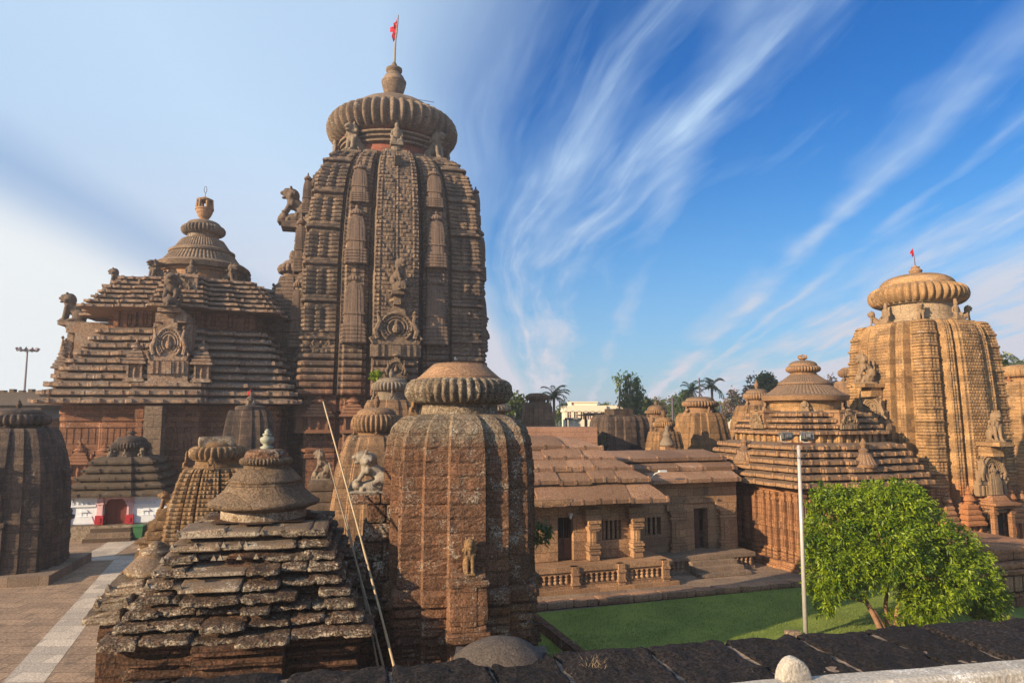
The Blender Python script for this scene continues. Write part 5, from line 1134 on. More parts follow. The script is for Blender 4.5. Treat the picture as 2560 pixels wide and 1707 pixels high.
# ================================================================== SMALL HALLS before the golden hall
ha = gr(1240, 1372); hb = gr(1540, 1346)
hd = (hb - ha).normalized(); hp = Vector((-hd.y, hd.x, 0)); hyaw = math.atan2(hd.y, hd.x)
def small_halls():
    # local frame: x along the front, y away, origin at the plinth's right front corner
    org = Vector((hb.x, hb.y, 0)); LX = lambda x, y: 0
    root = empty('temple_hall', org, hyaw, 'low brown stone hall with five overlapping slab roofs and a carved balustrade plinth', 'temple hall')
    zp = zat(1284, 33.2)      # plinth top
    W = 9.2; Dp = 7.5
    pl = MB(); pl.box(-W, .35, -.25, Dp, .0, .28); pl.box(-W, .12, -.1, Dp, .28, .42); pl.box(-W, .0, .0, Dp, .42, .52); pl.box(-W, -.06, .10, Dp, .52, zp - .36); pl.box(-W, .03, -.02, Dp, zp - .36, zp - .24); pl.box(-W, .10, -.09, Dp, zp - .24, zp - .02, .02, .02)
    pl.build('plinth', M['tan'], root)
    bs = MB(); x = -.12
    k = 0
    while x > -W + .2:
        wide = k % 8 == 0
        if wide:
            bs.box(x - .34, x, -.16, .2, .3, zp - .02); bs.box(x - .38, x + .04, -.2, .2, .42, .52); bs.box(x - .38, x + .04, -.2, .2, zp - .4, zp - .3); x -= .42
        else:
            bs.lathe([(.11, .52), (.11, .58), (.07, .64), (.1, .74), (.055, .8), (.055, zp - .62), (.1, zp - .54), (.06, zp - .48), (.11, zp - .42), (.11, zp - .36)], 8, (x - .13, .05, 0)); x -= .27
        k += 1
    bs.build('balusters', M['tan'], root)
    zw = zat(1148, 33.6)      # wall top
    wl = MB(); X1 = -.95; Y1 = 1.15     # wall right end, wall front
    segs = [(-W, -5.25), (-4.45, -2.95), (-1.95, X1)]      # solid stretches between door and window
    for a, b in segs: wl.box(a, b, Y1, Y1 + .5, zp, zw - .35)
    wl.box(-5.25, -4.45, Y1, Y1 + .5, zp + 2.0, zw - .35); wl.box(-2.95, -1.95, Y1, Y1 + .5, zp, zp + .85); wl.box(-2.95, -1.95, Y1, Y1 + .5, zp + 1.75, zw - .35)
    wl.box(X1 - .5, X1, Y1 + .5, Dp, zp, zw - .35); wl.box(-W, X1 + .1, Y1 - .12, Dp, zw - .35, zw + .1); wl.build('wall', M['tan'], root)
    for xx in (-3.55, -1.25):
        pi = MB()
        pi.box(xx - .26, xx + .26, Y1 - .42, Y1 + .02, zp, zp + .3, .04, .02)
        for z_, h_, e in ((.3, .12, .30), (.44, .1, .26), (.56, .1, .31), (.68, .08, .26), (1.35, .08, .26), (1.46, .1, .31), (1.58, .1, .27), (1.70, .14, .32)): pi.box(xx - e, xx + e, Y1 - .42 - (e - .26), Y1 + .02, zp + z_, zp + z_ + h_)
        pi.box(xx - .2, xx + .2, Y1 - .34, Y1 + .02, zp + .3, zp + 1.9); pi.box(xx - .09, xx + .09, Y1 - .40, Y1, zp + .76, zp + 1.32)
        pi.box(xx - .42, xx + .42, Y1 - .36, Y1 + .02, zp + 1.84, zw - .35, -.0, 0)
        pi.build('pilaster', M['tan'], root)
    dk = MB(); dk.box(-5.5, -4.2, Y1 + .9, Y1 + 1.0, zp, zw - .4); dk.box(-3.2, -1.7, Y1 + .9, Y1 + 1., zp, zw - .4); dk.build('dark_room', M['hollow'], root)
    d = MB(); d.box(-5.25, -4.45, Y1 + .28, Y1 + .34, zp + .02, zp + 1.0)
    for k in range(7): d.box(-5.22 + k * .125, -5.19 + k * .125, Y1 + .29, Y1 + .32, zp + 1.0, zp + 1.98)
    d.box(-5.25, -4.45, Y1 + .28, Y1 + .33, zp + 1.94, zp + 2.0); d.box(-4.88, -4.82, Y1 + .25, Y1 + .29, zp + .02, zp + 2.); d.build('door', M['wood'], root)
    bars = MB()
    for k in range(4): bars.box(-2.83 + k * .24, -2.71 + k * .24, Y1 + .15, Y1 + .3, zp + .85, zp + 1.75)
    bars.build('window_bars', M['tan'], root)
    li = MB(); li.box(-4.75, -4.6, Y1 - .3, Y1 - .1, zp + 2.12, zp + 2.2); li.lathe([(.05, 0), (.07, .1), (.02, .16)], 8, (-4.68, Y1 - .22, zp + 1.95)); li.build('wall_lamp', M['letters'], root)
    # overlapping slab roofs
    ys = (1148, 1102, 1062, 1040 + 4, 1008 + 14); rf = MB()
    e0 = [(.1, .12, zat(1152, 33.2)), (-.55, .7, zat(1106, 33.8)), (-1.15, 1.3, zat(1080, 34.4)), (-1.8, 1.9, zat(1056, 35.)), (-2.2, 2.5, zat(1031, 35.6))]
    ztop = zat(1006, 37)
    nb = MB()
    for i, (xr, yf, z) in enumerate(e0):
        z2 = e0[i + 1][2] if i < 4 else ztop; yb = e0[i + 1][1] + .35 if i < 4 else 4.0; xr2 = (e0[i + 1][0] - .3) if i < 4 else xr - 1.6
        x = xr; first = True
        while x > -W + .4 + .3 * i:
            l = rng.uniform(1.3, 2.3)
            if i == 0 and x - l < -6.6: break
            xa, xb = x - l, x; n_ = 8; rows_ = []; lift = rng.uniform(-.045, .045); th = .17
            dz = z2 - z; bb = xr2 if first else xb
            rings = []
            for t in np.linspace(0, 1, n_ + 1):
                yy = yf + (yb - yf) * t; zz = z + th + lift + dz * .92 * t + .07 * math.sin(t * math.pi)
                xe = xb + ((bb - xb) * t if first else 0)
                rings.append([(xa + .012, yy, zz - th), (xa + .012, yy, zz), (xa + (xe - xa) * .33, yy, zz + .02), (xa + (xe - xa) * .66, yy, zz + .02), (xe, yy, zz), (xe, yy, zz - th)])
            rf.loft(rings, True, True)
            for kx in (xa + .08, xb - .05, xa + l * .5): nb.box(kx - .07, kx + .07, yf - .03, yf + .16, z + lift + .02, z + th + lift + rng.uniform(.06, .13), .02, .02)
            x -= l; first = False
        rf.box(-W, xr2 - .1, yb - .2, Dp - .3 * i, z - .1, z2 + .02 if i < 4 else z2 - .05)
    rf.add(np.concatenate(nb.v), nb.f); rf.build('slab_roof', M['tanroof'], root)
    co = MB(); co.rough((-7.2, .55, zat(1148, 32.6) + .0), (4.6, .9, .34), .03, (20, 4, 3), fr=1.5)
    for k in range(9): co.rough((-8.6 + k * .45, 1.1, zat(1130, 32.6) + rng.uniform(-.1, .1)), (.4, .5, .3), .06, (4, 4, 3))
    co.build('broken_cornice', M['tan'], root)
    bl = MB(); bl.box(-8.2, -5.4, 5.2, 6.5, ztop - .1, ztop + .55); bl.build('roof_parapet', M['hall_wall'], root)
    lt = MB(); lt.rough((-6.1, 3.9, ztop + .14), (.65, .3, .14), .01, (4, 3, 2)); lt.build('flat_lamp', M['letters'], root)
    # ---- second hall
    r2 = empty('temple_hall', org, hyaw, 'plain low hall with three long slab roofs, doorway and steps, joining the golden hall', 'temple hall')
    z2p = .95; Yb = 3.0; X0, X2 = -.3, 6.0; zw2 = zat(1092, 37)
    p2 = MB(); p2.box(X0 - .5, X2, 1.6, 8, 0, .25); p2.box(X0 - .5, X2, 1.75, 8, .25, z2p - .2); p2.box(X0 - .5, X2, 1.55, 8, z2p - .2, z2p); p2.build('plinth', M['court'], r2)
    bb = MB()
    for k in range(22):
        xx = .1 + k * .27
        if 1.9 < xx < 4.9: continue
        bb.lathe([(.1, .25), (.06, .35), (.09, .42), (.05, .5), (.09, .62), (.1, .75)], 8, (xx, 1.70, 0))
    bb.build('balusters', M['tan'], r2)
    st = MB()
    for k in range(4): st.rough((3.35 + .06 * k, 1.6 - .40 * k - .1, (z2p - .22 - .22 * k) / 2), (2.7 + .12 * k, .5, z2p - .22 - .22 * k), .012, (10, 3, 2), fr=2)
    st.build('steps', M['court'], r2)
    w2 = MB()
    for a, b in ((X0 - .5, .35), (1.3, 3.3), (4.15, X2)): w2.box(a, b, Yb, Yb + .5, z2p, zw2)
    w2.box(.35, 1.3, Yb, Yb + .5, z2p, z2p + .9); w2.box(.35, 1.3, Yb, Yb + .5, z2p + 1.8, zw2); w2.box(3.3, 4.15, Yb, Yb + .5, z2p + 2.15, zw2); w2.box(X0 - .5, X2, Yb + .5, 8, z2p + 2.3, zw2 - .1); w2.build('wall', M['tan'], r2)
    for xx in (2.2, 5.2):
        pi = MB()
        for z_, h_, e in ((0, .14, .5), (.16, .12, .44), (.3, .14, .5), (.48, .1, .44), (1.5, .1, .44), (1.65, .12, .5), (1.82, .1, .44), (1.95, .14, .5)): pi.box(xx - e, xx + e, Yb - .3, Yb + .02, z2p + z_, z2p + z_ + h_)
        pi.box(xx - .38, xx + .38, Yb - .24, Yb + .02, z2p, z2p + 2.1); pi.box(xx - .2, xx + .2, Yb - .28, Yb, z2p + .6, z2p + 1.48); pi.box(xx - .62, xx + .62, Yb - .2, Yb + .02, z2p + 2.1, z2p + 2.45); pi.build('pilaster', M['tan'], r2)
    pi = MB(); pi.box(2.7, 4.75, Yb - .1, Yb + .02, z2p + 2.45, z2p + 2.65); pi.build('lintel', M['tan'], r2)
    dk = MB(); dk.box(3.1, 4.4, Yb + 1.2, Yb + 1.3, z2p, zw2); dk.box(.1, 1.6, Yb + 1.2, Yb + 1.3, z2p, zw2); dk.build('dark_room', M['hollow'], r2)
    d = MB(); d.box(3.3, 3.8, Yb + .3, Yb + .36, z2p + .02, z2p + 2.13); d.build('door', M['wood'], r2)
    bars = MB()
    for k in range(3): bars.box(.47 + k * .28, .60 + k * .28, Yb + .15, Yb + .3, z2p + .9, z2p + 1.8)
    bars.build('window_bars', M['tan'], r2)
    rf = MB(); nb = MB()
    for i, (yf, z, zt_, yb, xr) in enumerate(((2.35, zat(1108, 36.4), zat(1078, 37.5), 3.6, X2 - .1), (3.2, zat(1081, 37.2), zat(1062, 38), 4.3, X2 + .3), (3.9, zat(1058, 38), zat(1036, 40), 6.2, X2 + .1))):
        x = xr
        while x > X0 - .4:
            l = rng.uniform(1.4, 2.4); xa = max(X0 - .6, x - l); rings = []
            for t in np.linspace(0, 1, 6):
                yy = yf + (yb - yf) * t; zz = z + .17 + (zt_ - z - .1) * t + rng.uniform(-.006, .006)
                rings.append([(xa + .01, yy, zz - .18), (xa + .01, yy, zz), ((xa + x) / 2, yy, zz + .01), (x, yy, zz), (x, yy, zz - .18)])
            rf.loft(rings, True, True); nb.box(x - .35, x - .22, yf - .03, yf + .15, z + .02, z + .26, .02, .02); x -= l
        rf.box(X0 - .5, xr - .15, yb - .3, 8.4, z - .05, zt_ - .06)
    rf.add(np.concatenate(nb.v), nb.f); rf.build('slab_roof', M['tanroof'], r2)
    fl = MB(); fl.tube([(.35, 2.3, zat(1098, 36)), (.55, 2.2, zat(1086, 36)), (.9, 2.1, zat(1079, 36))], .025, 6); fl.box(.72, 1.15, 2.0, 2.16, zat(1082, 36), zat(1078, 36)); fl.build('arm_lamp', M['letters'], r2)
    little_votive(1533, 1036, 42.5, 1.15, 'grey bell-shaped stone finial standing before the two small brown shrines')
    # low wall band behind
    a = at(1215, 1000, 44); b = at(1372, 1000, 44); m = MB(); m.box(a.x - 5, b.x, 44, 47, 0, zat(981, 44)); tag(m.build('rear_wall', M['red_flat']), 'flat roofed pinkish brown wall block behind the slab roofed hall', 'wall')
M['red_flat'] = stone('pinkish_plaster', (.36, .21, .15), (.30, .17, .125), soot_amt=.2, joint=(1.5, .35), jw=.01, bump=.3)
small_halls()

# ================================================================== ruined red platform at the right edge
def right_ruin():
    p = gr(2300, 1400); root = empty('ruined_platform', (p.x, p.y, 0), RY, 'broken red stone platform with carved blocks at the right edge, behind the tree', 'platform')
    m = MB()
    for i, (z0, z1, o) in enumerate(((0, .45, 0), (.45, .62, -.08), (.62, 1.35, .12), (1.35, 1.55, -.1), (1.55, 1.8, .05), (1.8, 2.3, .5))):
        x = -.2 + (0 if i < 5 else .8)
        while x < 6:
            l = rng.uniform(.6, 1.2); m.rough((x + l / 2, .9 + o, (z0 + z1) / 2), (l * .98, 1.8, z1 - z0 - .01), .035, (6, 8, 4), fr=2.2, seed=i); x += l
    m.build('block_courses', M['gold_wall'], root)['kind'] = 'stuff'
    r = MB(); r.box(.0, 6, 1.8, 6, 0, 2.0); r.build('platform_core', M['gold_wall'], root)
    v = MB()
    for k in range(6): v.box(.3 + k * .5, .7 + k * .5, -.06, .3, .7, 1.3)
    v.build('carved_panel', M['tan'], root)
    a = gr(2050, 1418); b = gr(2330, 1432); d = (b - a).normalized(); k = MB(); t = 0; o_ = Vector((a.x, a.y, 0))
    kr = empty('edging', (a.x, a.y, 0), 0, 'red stone edging along the sunlit corner of the lawn beneath the tree', 'edging')
    a2, b2 = gr(2130, 1385), gr(2290, 1428); d = (b2 - a2).normalized(); an = math.atan2(d.y, d.x)
    while t < (b2 - a2).length + 3:
        l = rng.uniform(.7, 1.3); c = a2 + d * (t + l / 2) - o_; k.rough((c.x, c.y, .15), (l * .98, .5, .36), .03, (6, 3, 3), an); t += l
    k.build('edging_stones', M['gold_wall'], kr)
    # back garden seen at the far right edge
    q = at(2330, 1130, 48); gw = MB(); gw.box(q.x - 4, q.x + 12, 49, 49.4, 0, zat(1172, 49)); tag(gw.build('garden_wall', M['tan']), 'low brown garden wall beyond the golden tower at the right edge', 'wall')
    sheet('lawn', [(q.x - 5, 49.5), (q.x + 14, 49.5), (q.x + 16, 58), (q.x - 5, 58)], zat(1172, 49) - .1, M['grass'])
right_ruin()

# ================================================================== WHITE SHRINE with red doorway
ws = at(290, 1200, 48.6)
def white_shrine():
    root = empty('shrine', (ws.x, 48.6, 0), YA, 'small limewashed shrine with pink and red doorway under a stepped brown roof', 'shrine')
    zp, zw, hw = .92, zat(1139, 46.2), 3.12; fy = -2.6
    p = MB(); p.box(-3.7, 3.6, fy - .55, 2.6, -.02, zp - .02); p.build('plinth', M['ruin_smooth'], root)
    s = MB()
    for k in range(3): s.box(-1.15 - .1 * k, 1.2 + .1 * k, fy - .55 - .35 * (k + 1), fy - .5, 0, zp - .05 - .26 * (k + 1) + .16)
    s.build('steps', M['court'], root)
    w_ = MB(); w_.box(-hw, -.72, fy, 2.3, zp, zw); w_.box(.72, hw, fy, 2.3, zp, zw); w_.box(-.72, .72, fy + .02, 2.3, zp + 1.62, zw); w_.box(-.72, .72, fy + .5, 2.3, zp, zp + 1.7)
    for a, b in ((-hw - .06, -2.55), (2.55, hw + .06)): w_.box(a, b, fy - .08, fy + .2, zp, zw)
    w_.box(-hw - .05, -1.15, fy - .1, fy + .1, zp + 1.16, zp + 1.28); w_.box(1.15, hw + .05, fy - .1, fy + .1, zp + 1.16, zp + 1.28)
    for k in range(6):
        for sx in (-1, 1): w_.box(sx * (1.4 + k * .28) - .05, sx * (1.4 + k * .28) + .05, fy - .07, fy, zp + 1.30, zp + 1.44)
    w_.box(-2.5, -1.2, fy - .04, fy, zp + .05, zp + .55, .2, 0); w_.box(1.2, 2.5, fy - .04, fy, zp + .05, zp + .55, .2, 0)
    w_.build('wall', M['white'], root)
    for x in (-1.85, 1.85): inst(MINI_SHRINE, 'mini_shrine', root, (x, fy + .12, zp + .5), (0, 0, 0), (.45, .5, .36), M['white'])
    pk = MB()
    for sx in (-1, 1):
        for x, y_ in ((.72, .16), (.84, .12), (.96, .08)): pk.box(min(sx * x, sx * (x + .13)), max(sx * x, sx * (x + .13)), fy - y_, fy + .1, zp + .58, zw - .02)
        pk.box(min(sx * .68, sx * 1.12), max(sx * .68, sx * 1.12), fy - .2, fy, zp + 1.28, zp + 1.4)
    pk.box(-1.15, 1.15, fy - .14, fy + .1, zp + 1.72, zw - .01)
    n = 14; pts = [( .62 * math.cos(t) , zp + 1.25 + .42 * math.sin(t) ** .8 * (1 + .06 * math.cos(t * 7))) for t in np.linspace(0.001, math.pi - .001, n)]
    vs = []; fs = []
    for i, (x, z) in enumerate(pts):
        for y in (fy - .05, fy + .3): vs += [(x, y, z), (x * 1.16, y, zp + 1.74 if True else z)]
    for i in range(n - 1): a = i * 4; fs += [(a, a + 1, a + 5, a + 4), (a, a + 4, a + 6, a + 2)]
    pk.add(vs, fs); pk.build('door_surround', M['pink'], root)
    for sx in (-1, 1):
        rd = MB(); rd.box(min(sx * .66, sx * 1.14), max(sx * .66, sx * 1.14), fy - .2, fy + .1, zp, zp + .58); rd.box(min(sx * .8, sx * 1.0), max(sx * .8, sx * 1.0), fy - .23, fy, zp + .12, zp + .42)
        rd.build('red_base', M['crimson'], root)
    dr = MB(); dr.box(-.64, -.01, fy + .2, fy + .26, zp, zp + 1.68); dr.box(.01, .64, fy + .2, fy + .26, zp, zp + 1.68); dr.build('door', M['redwood'], root)
    mk = MB(); mk.box(-3.72, -2.5, fy - .565, fy - .5, .05, zp - .1); mk.build('black_panel', M['board'], root); e = MB(); e.lathe([(.001, -.005), (.17, 0), (.001, .01)], 16); o = e.build('painted_emblem', M['metal'], root); o.rotation_euler = (R(90), 0, 0); o.location = (-3.2, fy - .57, .42)
    rf = MB(); half = [(0, .34, .0, 'R', 2), (.34, 1., -.22, 'K', 3)]; half = [(0, .36, .25, 'R', 3), (.36, .38, .1, 'g', 1), (.38, 1., 0., 'K', 4)]; pl = make_plan(half)
    t1 = [(zw, zat(1048, 47.3), 3.2, 1.75, 5)]; pidha_roof(rf, pl, t1, .26, .012, fas=.34); fascia_knobs(rf, half, t1, 1.1, .12, .34); rf.build('stepped_roof', M['slate'], root)
    zz = zat(1048, 47.3); crown(root, zz - .05, 1.05, zz + .42, zz + .95, 1.28, zz + 1.35, 1.05, M['dark'], 36, .1)
    for q in range(4):
        a = q * math.pi / 2 - math.pi / 4; inst(LION, 'lion_statue', root, (1.3 * math.cos(a), 1.3 * math.sin(a), zz - .03), (0, 0, a), (.7, .6, .6), M['statue']); a += math.pi / 4
        inst(DEITY, 'seated_statue', root, (1.3 * math.cos(a), 1.3 * math.sin(a), zz - .03), (0, 0, a), .5, M['statue'])
    k = MB(); zf = zz + 1.3; h = zat(988, 48.6) - zf; k.lathe([(.5, zf - .05), (.22, zf + .2 * h), (.18, zf + .4 * h), (.34, zf + .55 * h), (.36, zf + .68 * h), (.2, zf + .76 * h), (.24, zf + .84 * h), (.04, zf + h)], 16); k.build('finial', M['dark'], root, True)
white_shrine()
def bin_():
    p = gr(319, 1238); r = empty('rubbish_bin', (p.x, p.y, 0), R(10), 'green wheeled rubbish bin beside the steps of the white shrine', 'bin')
    r.scale = (.8, .8, .85); m = MB(); m.loft([[(-.3, -.33, .08), (.3, -.33, .08), (.3, .33, .08), (-.3, .33, .08)], [(-.37, -.4, 1.02), (.37, -.4, 1.02), (.37, .4, 1.02), (-.37, .4, 1.02)]], True, True); m.box(-.41, .41, -.44, .42, .98, 1.04); m.build('bin_body', M['green'], r)
    l = MB(); l.box(-.4, .4, -.43, .43, 1.042, 1.12, .05, .08); l.tube([(-.3, .47, 1.06), (.3, .47, 1.06)], .03, 6); l.build('lid', M['green'], r)
    for x in (-.33, .33):
        w_ = MB(); w_.tube([(x - .04, .34, .12), (x + .04, .34, .12)], .12, 14); w_.build('wheel', M['board'], r)
bin_()
def broom():
    p = gr(317, 1262); r = MB(); r.tube([(0, 0, .02), (.05, .02, .35), (.06, .03, .75)], [.02, .02, .015], 6); r.tube([(0, 0, .0), (.12, .0, .03), (.3, .02, .05)], [.05, .08, .12], 7)
    tag(r.build('broom', M['bamboo'], None, False, p), 'straw broom left on the paving by the ochre ribbed tower', 'broom')
broom()

# ================================================================== POLES
def floodlight():
    b = gr(1851, 1464); t = at(1834, 1022, b.y + .15); r = empty('floodlight_pole', (b.x, b.y, 0), 0, 'grey steel pole with two square floodlights on a brown crossbar', 'light pole')
    m = MB(); m.tube([(0, 0, -.02), (t.x - b.x, .15, t.z - 0)], [.085, .06], 12); m.tube([(0, 0, 0), (0, 0, .05)], .16, 12); m.build('pole', M['metal'], r, True)
    dx = t.x - b.x; z = t.z
    c = MB(); c.box(dx - .62, dx + .62, .09, .2, z + .02, z + .09); c.build('crossbar', M['rust'], r)
    for x in (-.42, .35):
        o = MB(); o.box(-.21, .21, -.1, .12, 0, .26, .0, .03); o.box(-.23, .23, .11, .15, -.02, .28); o.box(-.08, .08, -.22, -.09, .04, .17); [o.box(-.2 + .08 * k, -.19 + .08 * k, -.13, -.1, .02, .24) for k in range(6)]
        h = o.build('floodlight', M['lampbody'], r, False, (dx + x, .15, z + .22)); h.rotation_euler = (R(-12), 0, R(8 if x < 0 else -12))
        s = MB(); s.tube([(-.24, 0, .14), (-.25, 0, -.06), (-.14, 0, -.12), (.1, 0, -.12)], .02, 6); s.build('bracket', M['metal'], h)
    w_ = MB()
    for x, s in ((-.3, .9), (.3, 1.05), (.42, .75)): w_.tube([(dx + x, .1, z), (dx + x * .8, .02, z - .3 * s), (dx + x * .3, .0, z - .55 * s), (dx + .02, .05, z - .5 * s)], .011, 5)
    w_.build('cable', M['board'], r)
    g = gr(1822, 1466); tag(MB().rough((0, 0, .14), (.55, .32, .3), .015, (5, 3, 3)).build('stone_block', M['court'], None, False, g), 'grey stone block on the lawn beside the floodlight pole foot', 'block')
    g = gr(1880, 1462); tag(MB().rough((0, 0, .05), (.5, .3, .12), .012, (5, 3, 2)).build('stone_slab', M['court'], None, False, g), 'flat pale slab on the lawn to the right of the floodlight pole foot', 'block')
floodlight()
def mast():
    Y = 118; b = at(55, 915, Y); t = at(63, 806, Y); r = empty('light_mast', (b.x, Y, 0), 0, 'tall stadium light mast with a ring of lamps at far left', 'light mast')
    m = MB(); m.tube([(0, 0, -.1), (t.x - b.x, 0, t.z)], [.28, .14], 10); m.build('pole', M['mast'], r)
    h = MB(); dx = t.x - b.x
    h.tube([(dx + 1.35 * math.cos(a), 1.6 * math.sin(a), t.z + .1) for a in np.linspace(0, 6.28, 17)], .09, 5)
    for k in range(6): h.tube([(dx, 0, t.z), (dx + 1.35 * math.cos(k * 1.047), 1.6 * math.sin(k * 1.047), t.z + .1)], .06, 5)
    h.build('lamp_ring', M['mast'], r)
    for k in range(11):
        a = k * .571; l = MB(); l.box(-.22, .22, -.15, .15, -.26, .32, .04, .04); o = l.build('lamp', M['mast'], r, False, (dx + 1.5 * math.cos(a), 1.5 * math.sin(a), t.z + .25)); o.rotation_euler = (.5 * math.sin(a), .6, a)
mast()
def dark_roof():
    Y = 74; a = at(-380, 950, Y); b = at(92, 948, Y); r = empty('pavilion', (a.x, Y, 0), 0, 'dark tiled pavilion with a hipped roof at the left edge, behind the blackened tower', 'pavilion'); W = b.x - a.x; z1, z2, zt = zat(962, Y), zat(930, Y), zat(898, Y)
    m = MB(); m.box(.8, W - .5, .6, 12, 0, z1 + .1); m.build('wall', M['hall_wall'], r)
    m = MB(); m.add([(-.5, -.5, z1), (W + .5, -.5, z1), (W + .5, 12, z1), (-.5, 12, z1), (1., 1.6, z2 - .4), (W - 1.1, 1.6, z2 - .4), (W - 1.1, 10, z2 - .4), (1., 10, z2 - .4)], [(0, 1, 5, 4), (1, 2, 6, 5), (2, 3, 7, 6), (3, 0, 4, 7), (3, 2, 1, 0), (4, 5, 6, 7)])
    m.add([(.6, 1.1, z2), (W - .4, 1.1, z2), (W - .4, 11, z2), (.6, 11, z2), (2.5, 5.5, zt), (W - 4.2, 5.5, zt), (W - 4.2, 6.5, zt), (2.5, 6.5, zt)], [(0, 1, 5, 4), (1, 2, 6, 5), (2, 3, 7, 6), (3, 0, 4, 7), (3, 2, 1, 0), (4, 5, 6, 7)]); m.box(1, W - 1, 1.6, 10, z2 - .4, z2)
    k = m; k.box(1.5, W - 3.6, 5.5, 6.5, zt - .5, zt + .1); [k.box(W - 4.2 - 1.1 * i - .25, W - 4.2 - 1.1 * i + .25, 5.7, 6.3, zt - .02, zt + .3 + .15 * (i % 2)) for i in range(5)]; k.build('roof', M['slate'], r)
dark_roof()

# ================================================================== SCHOOL
def school():
    Y = 108; r = empty('school', (at(1300, 950, Y).x, Y, 0), R(0), 'white flat roofed school block with maroon shutters, far behind the halls', 'building')
    sx = lambda px: at(px, 950, Y).x - at(1300, 950, Y).x
    x1, x2 = sx(1392), sx(1444); z1 = zat(931, Y); zf0 = zat(944, Y)
    w_ = MB(); w_.box(0, x1, .3, 9, 0, z1 - .02); w_.box(-.2, x1 + .1, 0, 9.2, zf0 - .1, z1); w_.box(x1, x2, .6, 9, 0, zat(932, Y)); w_.box(x1, x2 + .2, .4, 9.2, zat(941, Y), zat(930.5, Y))
    for k in range(7): x = x1 * k / 6; w_.box(x - .22, x + .22, .0, .4, 0, zf0)
    w_.box(0, x1, 0, .5, 0, zat(963, Y)); w_.build('wall', M['cream'], r)
    t = MB(); t.box(sx(1313), sx(1374), 1.5, 7, z1, zat(923, Y)); t.box(sx(1311), sx(1376), 1.3, 7.2, zat(923.5, Y), zat(921.5, Y)); t.build('roof_room', M['cream'], r)
    d = MB(); d.box(sx(1315), sx(1319), 1.42, 1.6, z1 + .1, zat(925, Y)); d.build('roof_door', M['shutter'], r)
    for k in range(6):
        a, b = x1 * k / 6 + .3, x1 * (k + 1) / 6 - .3; f = MB(); f.box(a, b, .18, .28, zat(963, Y), zf0 - .1); o = f.build('window', M['shutter'], r)
        f = MB(); f.box((a + b) / 2 - .05, (a + b) / 2 + .05, .13, .17, zat(963, Y), zf0 - .1); f.box(a, b, .13, .17, zat(951, Y), zat(950, Y)); f.build('window_frame', M['cream'], o)
    f = MB(); f.box(x1 + .2, x1 + 1.6, .5, .62, zat(952, Y), zat(946, Y)); f.build('window', M['blue'], r)
    # gate and name board in front
    g = empty('school_gate', (at(1290, 960, 100).x, 100, 0), 0, 'white gate wall with a black name board in front of the school', 'gate'); gx = lambda px: at(px, 960, 100).x - at(1290, 960, 100).x
    m = MB(); m.box(gx(1294), gx(1300), 0, .6, 0, zat(963, 100)); m.box(gx(1306), gx(1335), .2, .5, 0, zat(964, 100)); m.box(gx(1315), gx(1321), 0, .6, 0, zat(964, 100)); m.box(gx(1283), gx(1287), 0, .5, 0, zat(967, 100)); m.build('gate_wall', M['cream'], g)
    b = MB(); b.box(gx(1297), gx(1337), -.1, .05, zat(964, 100), zat(959.3, 100)); bo = b.build('name_board', M['board'], g)
    cu = bpy.data.curves.new('lettering', 'FONT'); cu.body = 'B.M. HIGH SCHOOL'; cu.size = .42; cu.extrude = .01; cu.align_x = 'CENTER'; cu.align_y = 'CENTER'
    tmp = bpy.data.objects.new('lettering', cu); COL.objects.link(tmp); dg = bpy.context.evaluated_depsgraph_get(); dg.update(); lm = bpy.data.meshes.new_from_object(tmp.evaluated_get(dg)); bpy.data.objects.remove(tmp); bpy.data.curves.remove(cu); lm.materials.clear(); lm.materials.append(M['letters'])
    to = bpy.data.objects.new('lettering', lm); COL.objects.link(to); to.parent = bo; zc = (zat(964, 100) + zat(959.3, 100)) / 2
    to.rotation_euler = (R(90), 0, 0); to.location = (gx(1317), -.125, zc); to.scale = (.55, .8, 1)
    s = empty('wall_shrine', (at(1345, 960, 92).x, 92, 0), 0, 'brown flat slab canopy on posts beside the black roofless tower', 'canopy'); k = MB()
    for x in (0, 1.6, 3.4): k.tube([(x, 0, 0), (x, 0, zat(955, 92))], .18, 6)
    k.build('post', M['brown'], s); k = MB(); k.box(-1, 3.6, -.6, 1, zat(955, 92), zat(952, 92)); k.box(-.3, 2.8, -.5, .8, zat(952, 92), zat(948, 92)); k.build('slab', M['brown'], s)
school()

# ================================================================== TREES
def leaves(mb, pts, dirs, L, W, droop=.35):
    """four-point folded leaves at pts along dirs"""
    n = len(pts); P = np.asarray(pts, float); d = np.asarray(dirs, float); d /= np.linalg.norm(d, axis=1)[:, None] + 1e-9
    up = nr.normal(0, 1, (n, 3)); s = np.cross(d, up); s /= np.linalg.norm(s, axis=1)[:, None] + 1e-9
    ln = (L * nr.uniform(.65, 1.25, n))[:, None]; w_ = (W * nr.uniform(.7, 1.2, n))[:, None]
    tip = P + d * ln; tip[:, 2] -= droop * ln[:, 0]; mid = P + d * ln * .45; mid[:, 2] -= droop * .2 * ln[:, 0]
    v = np.empty((n, 4, 3)); v[:, 0] = P; v[:, 1] = mid + s * w_; v[:, 2] = tip; v[:, 3] = mid - s * w_
    b = mb.n; mb.v.append(v.reshape(-1, 3)); mb.n += 4 * n
    mb.f += [(b + 4 * i, b + 4 * i + 1, b + 4 * i + 2, b + 4 * i + 3) for i in range(n)]
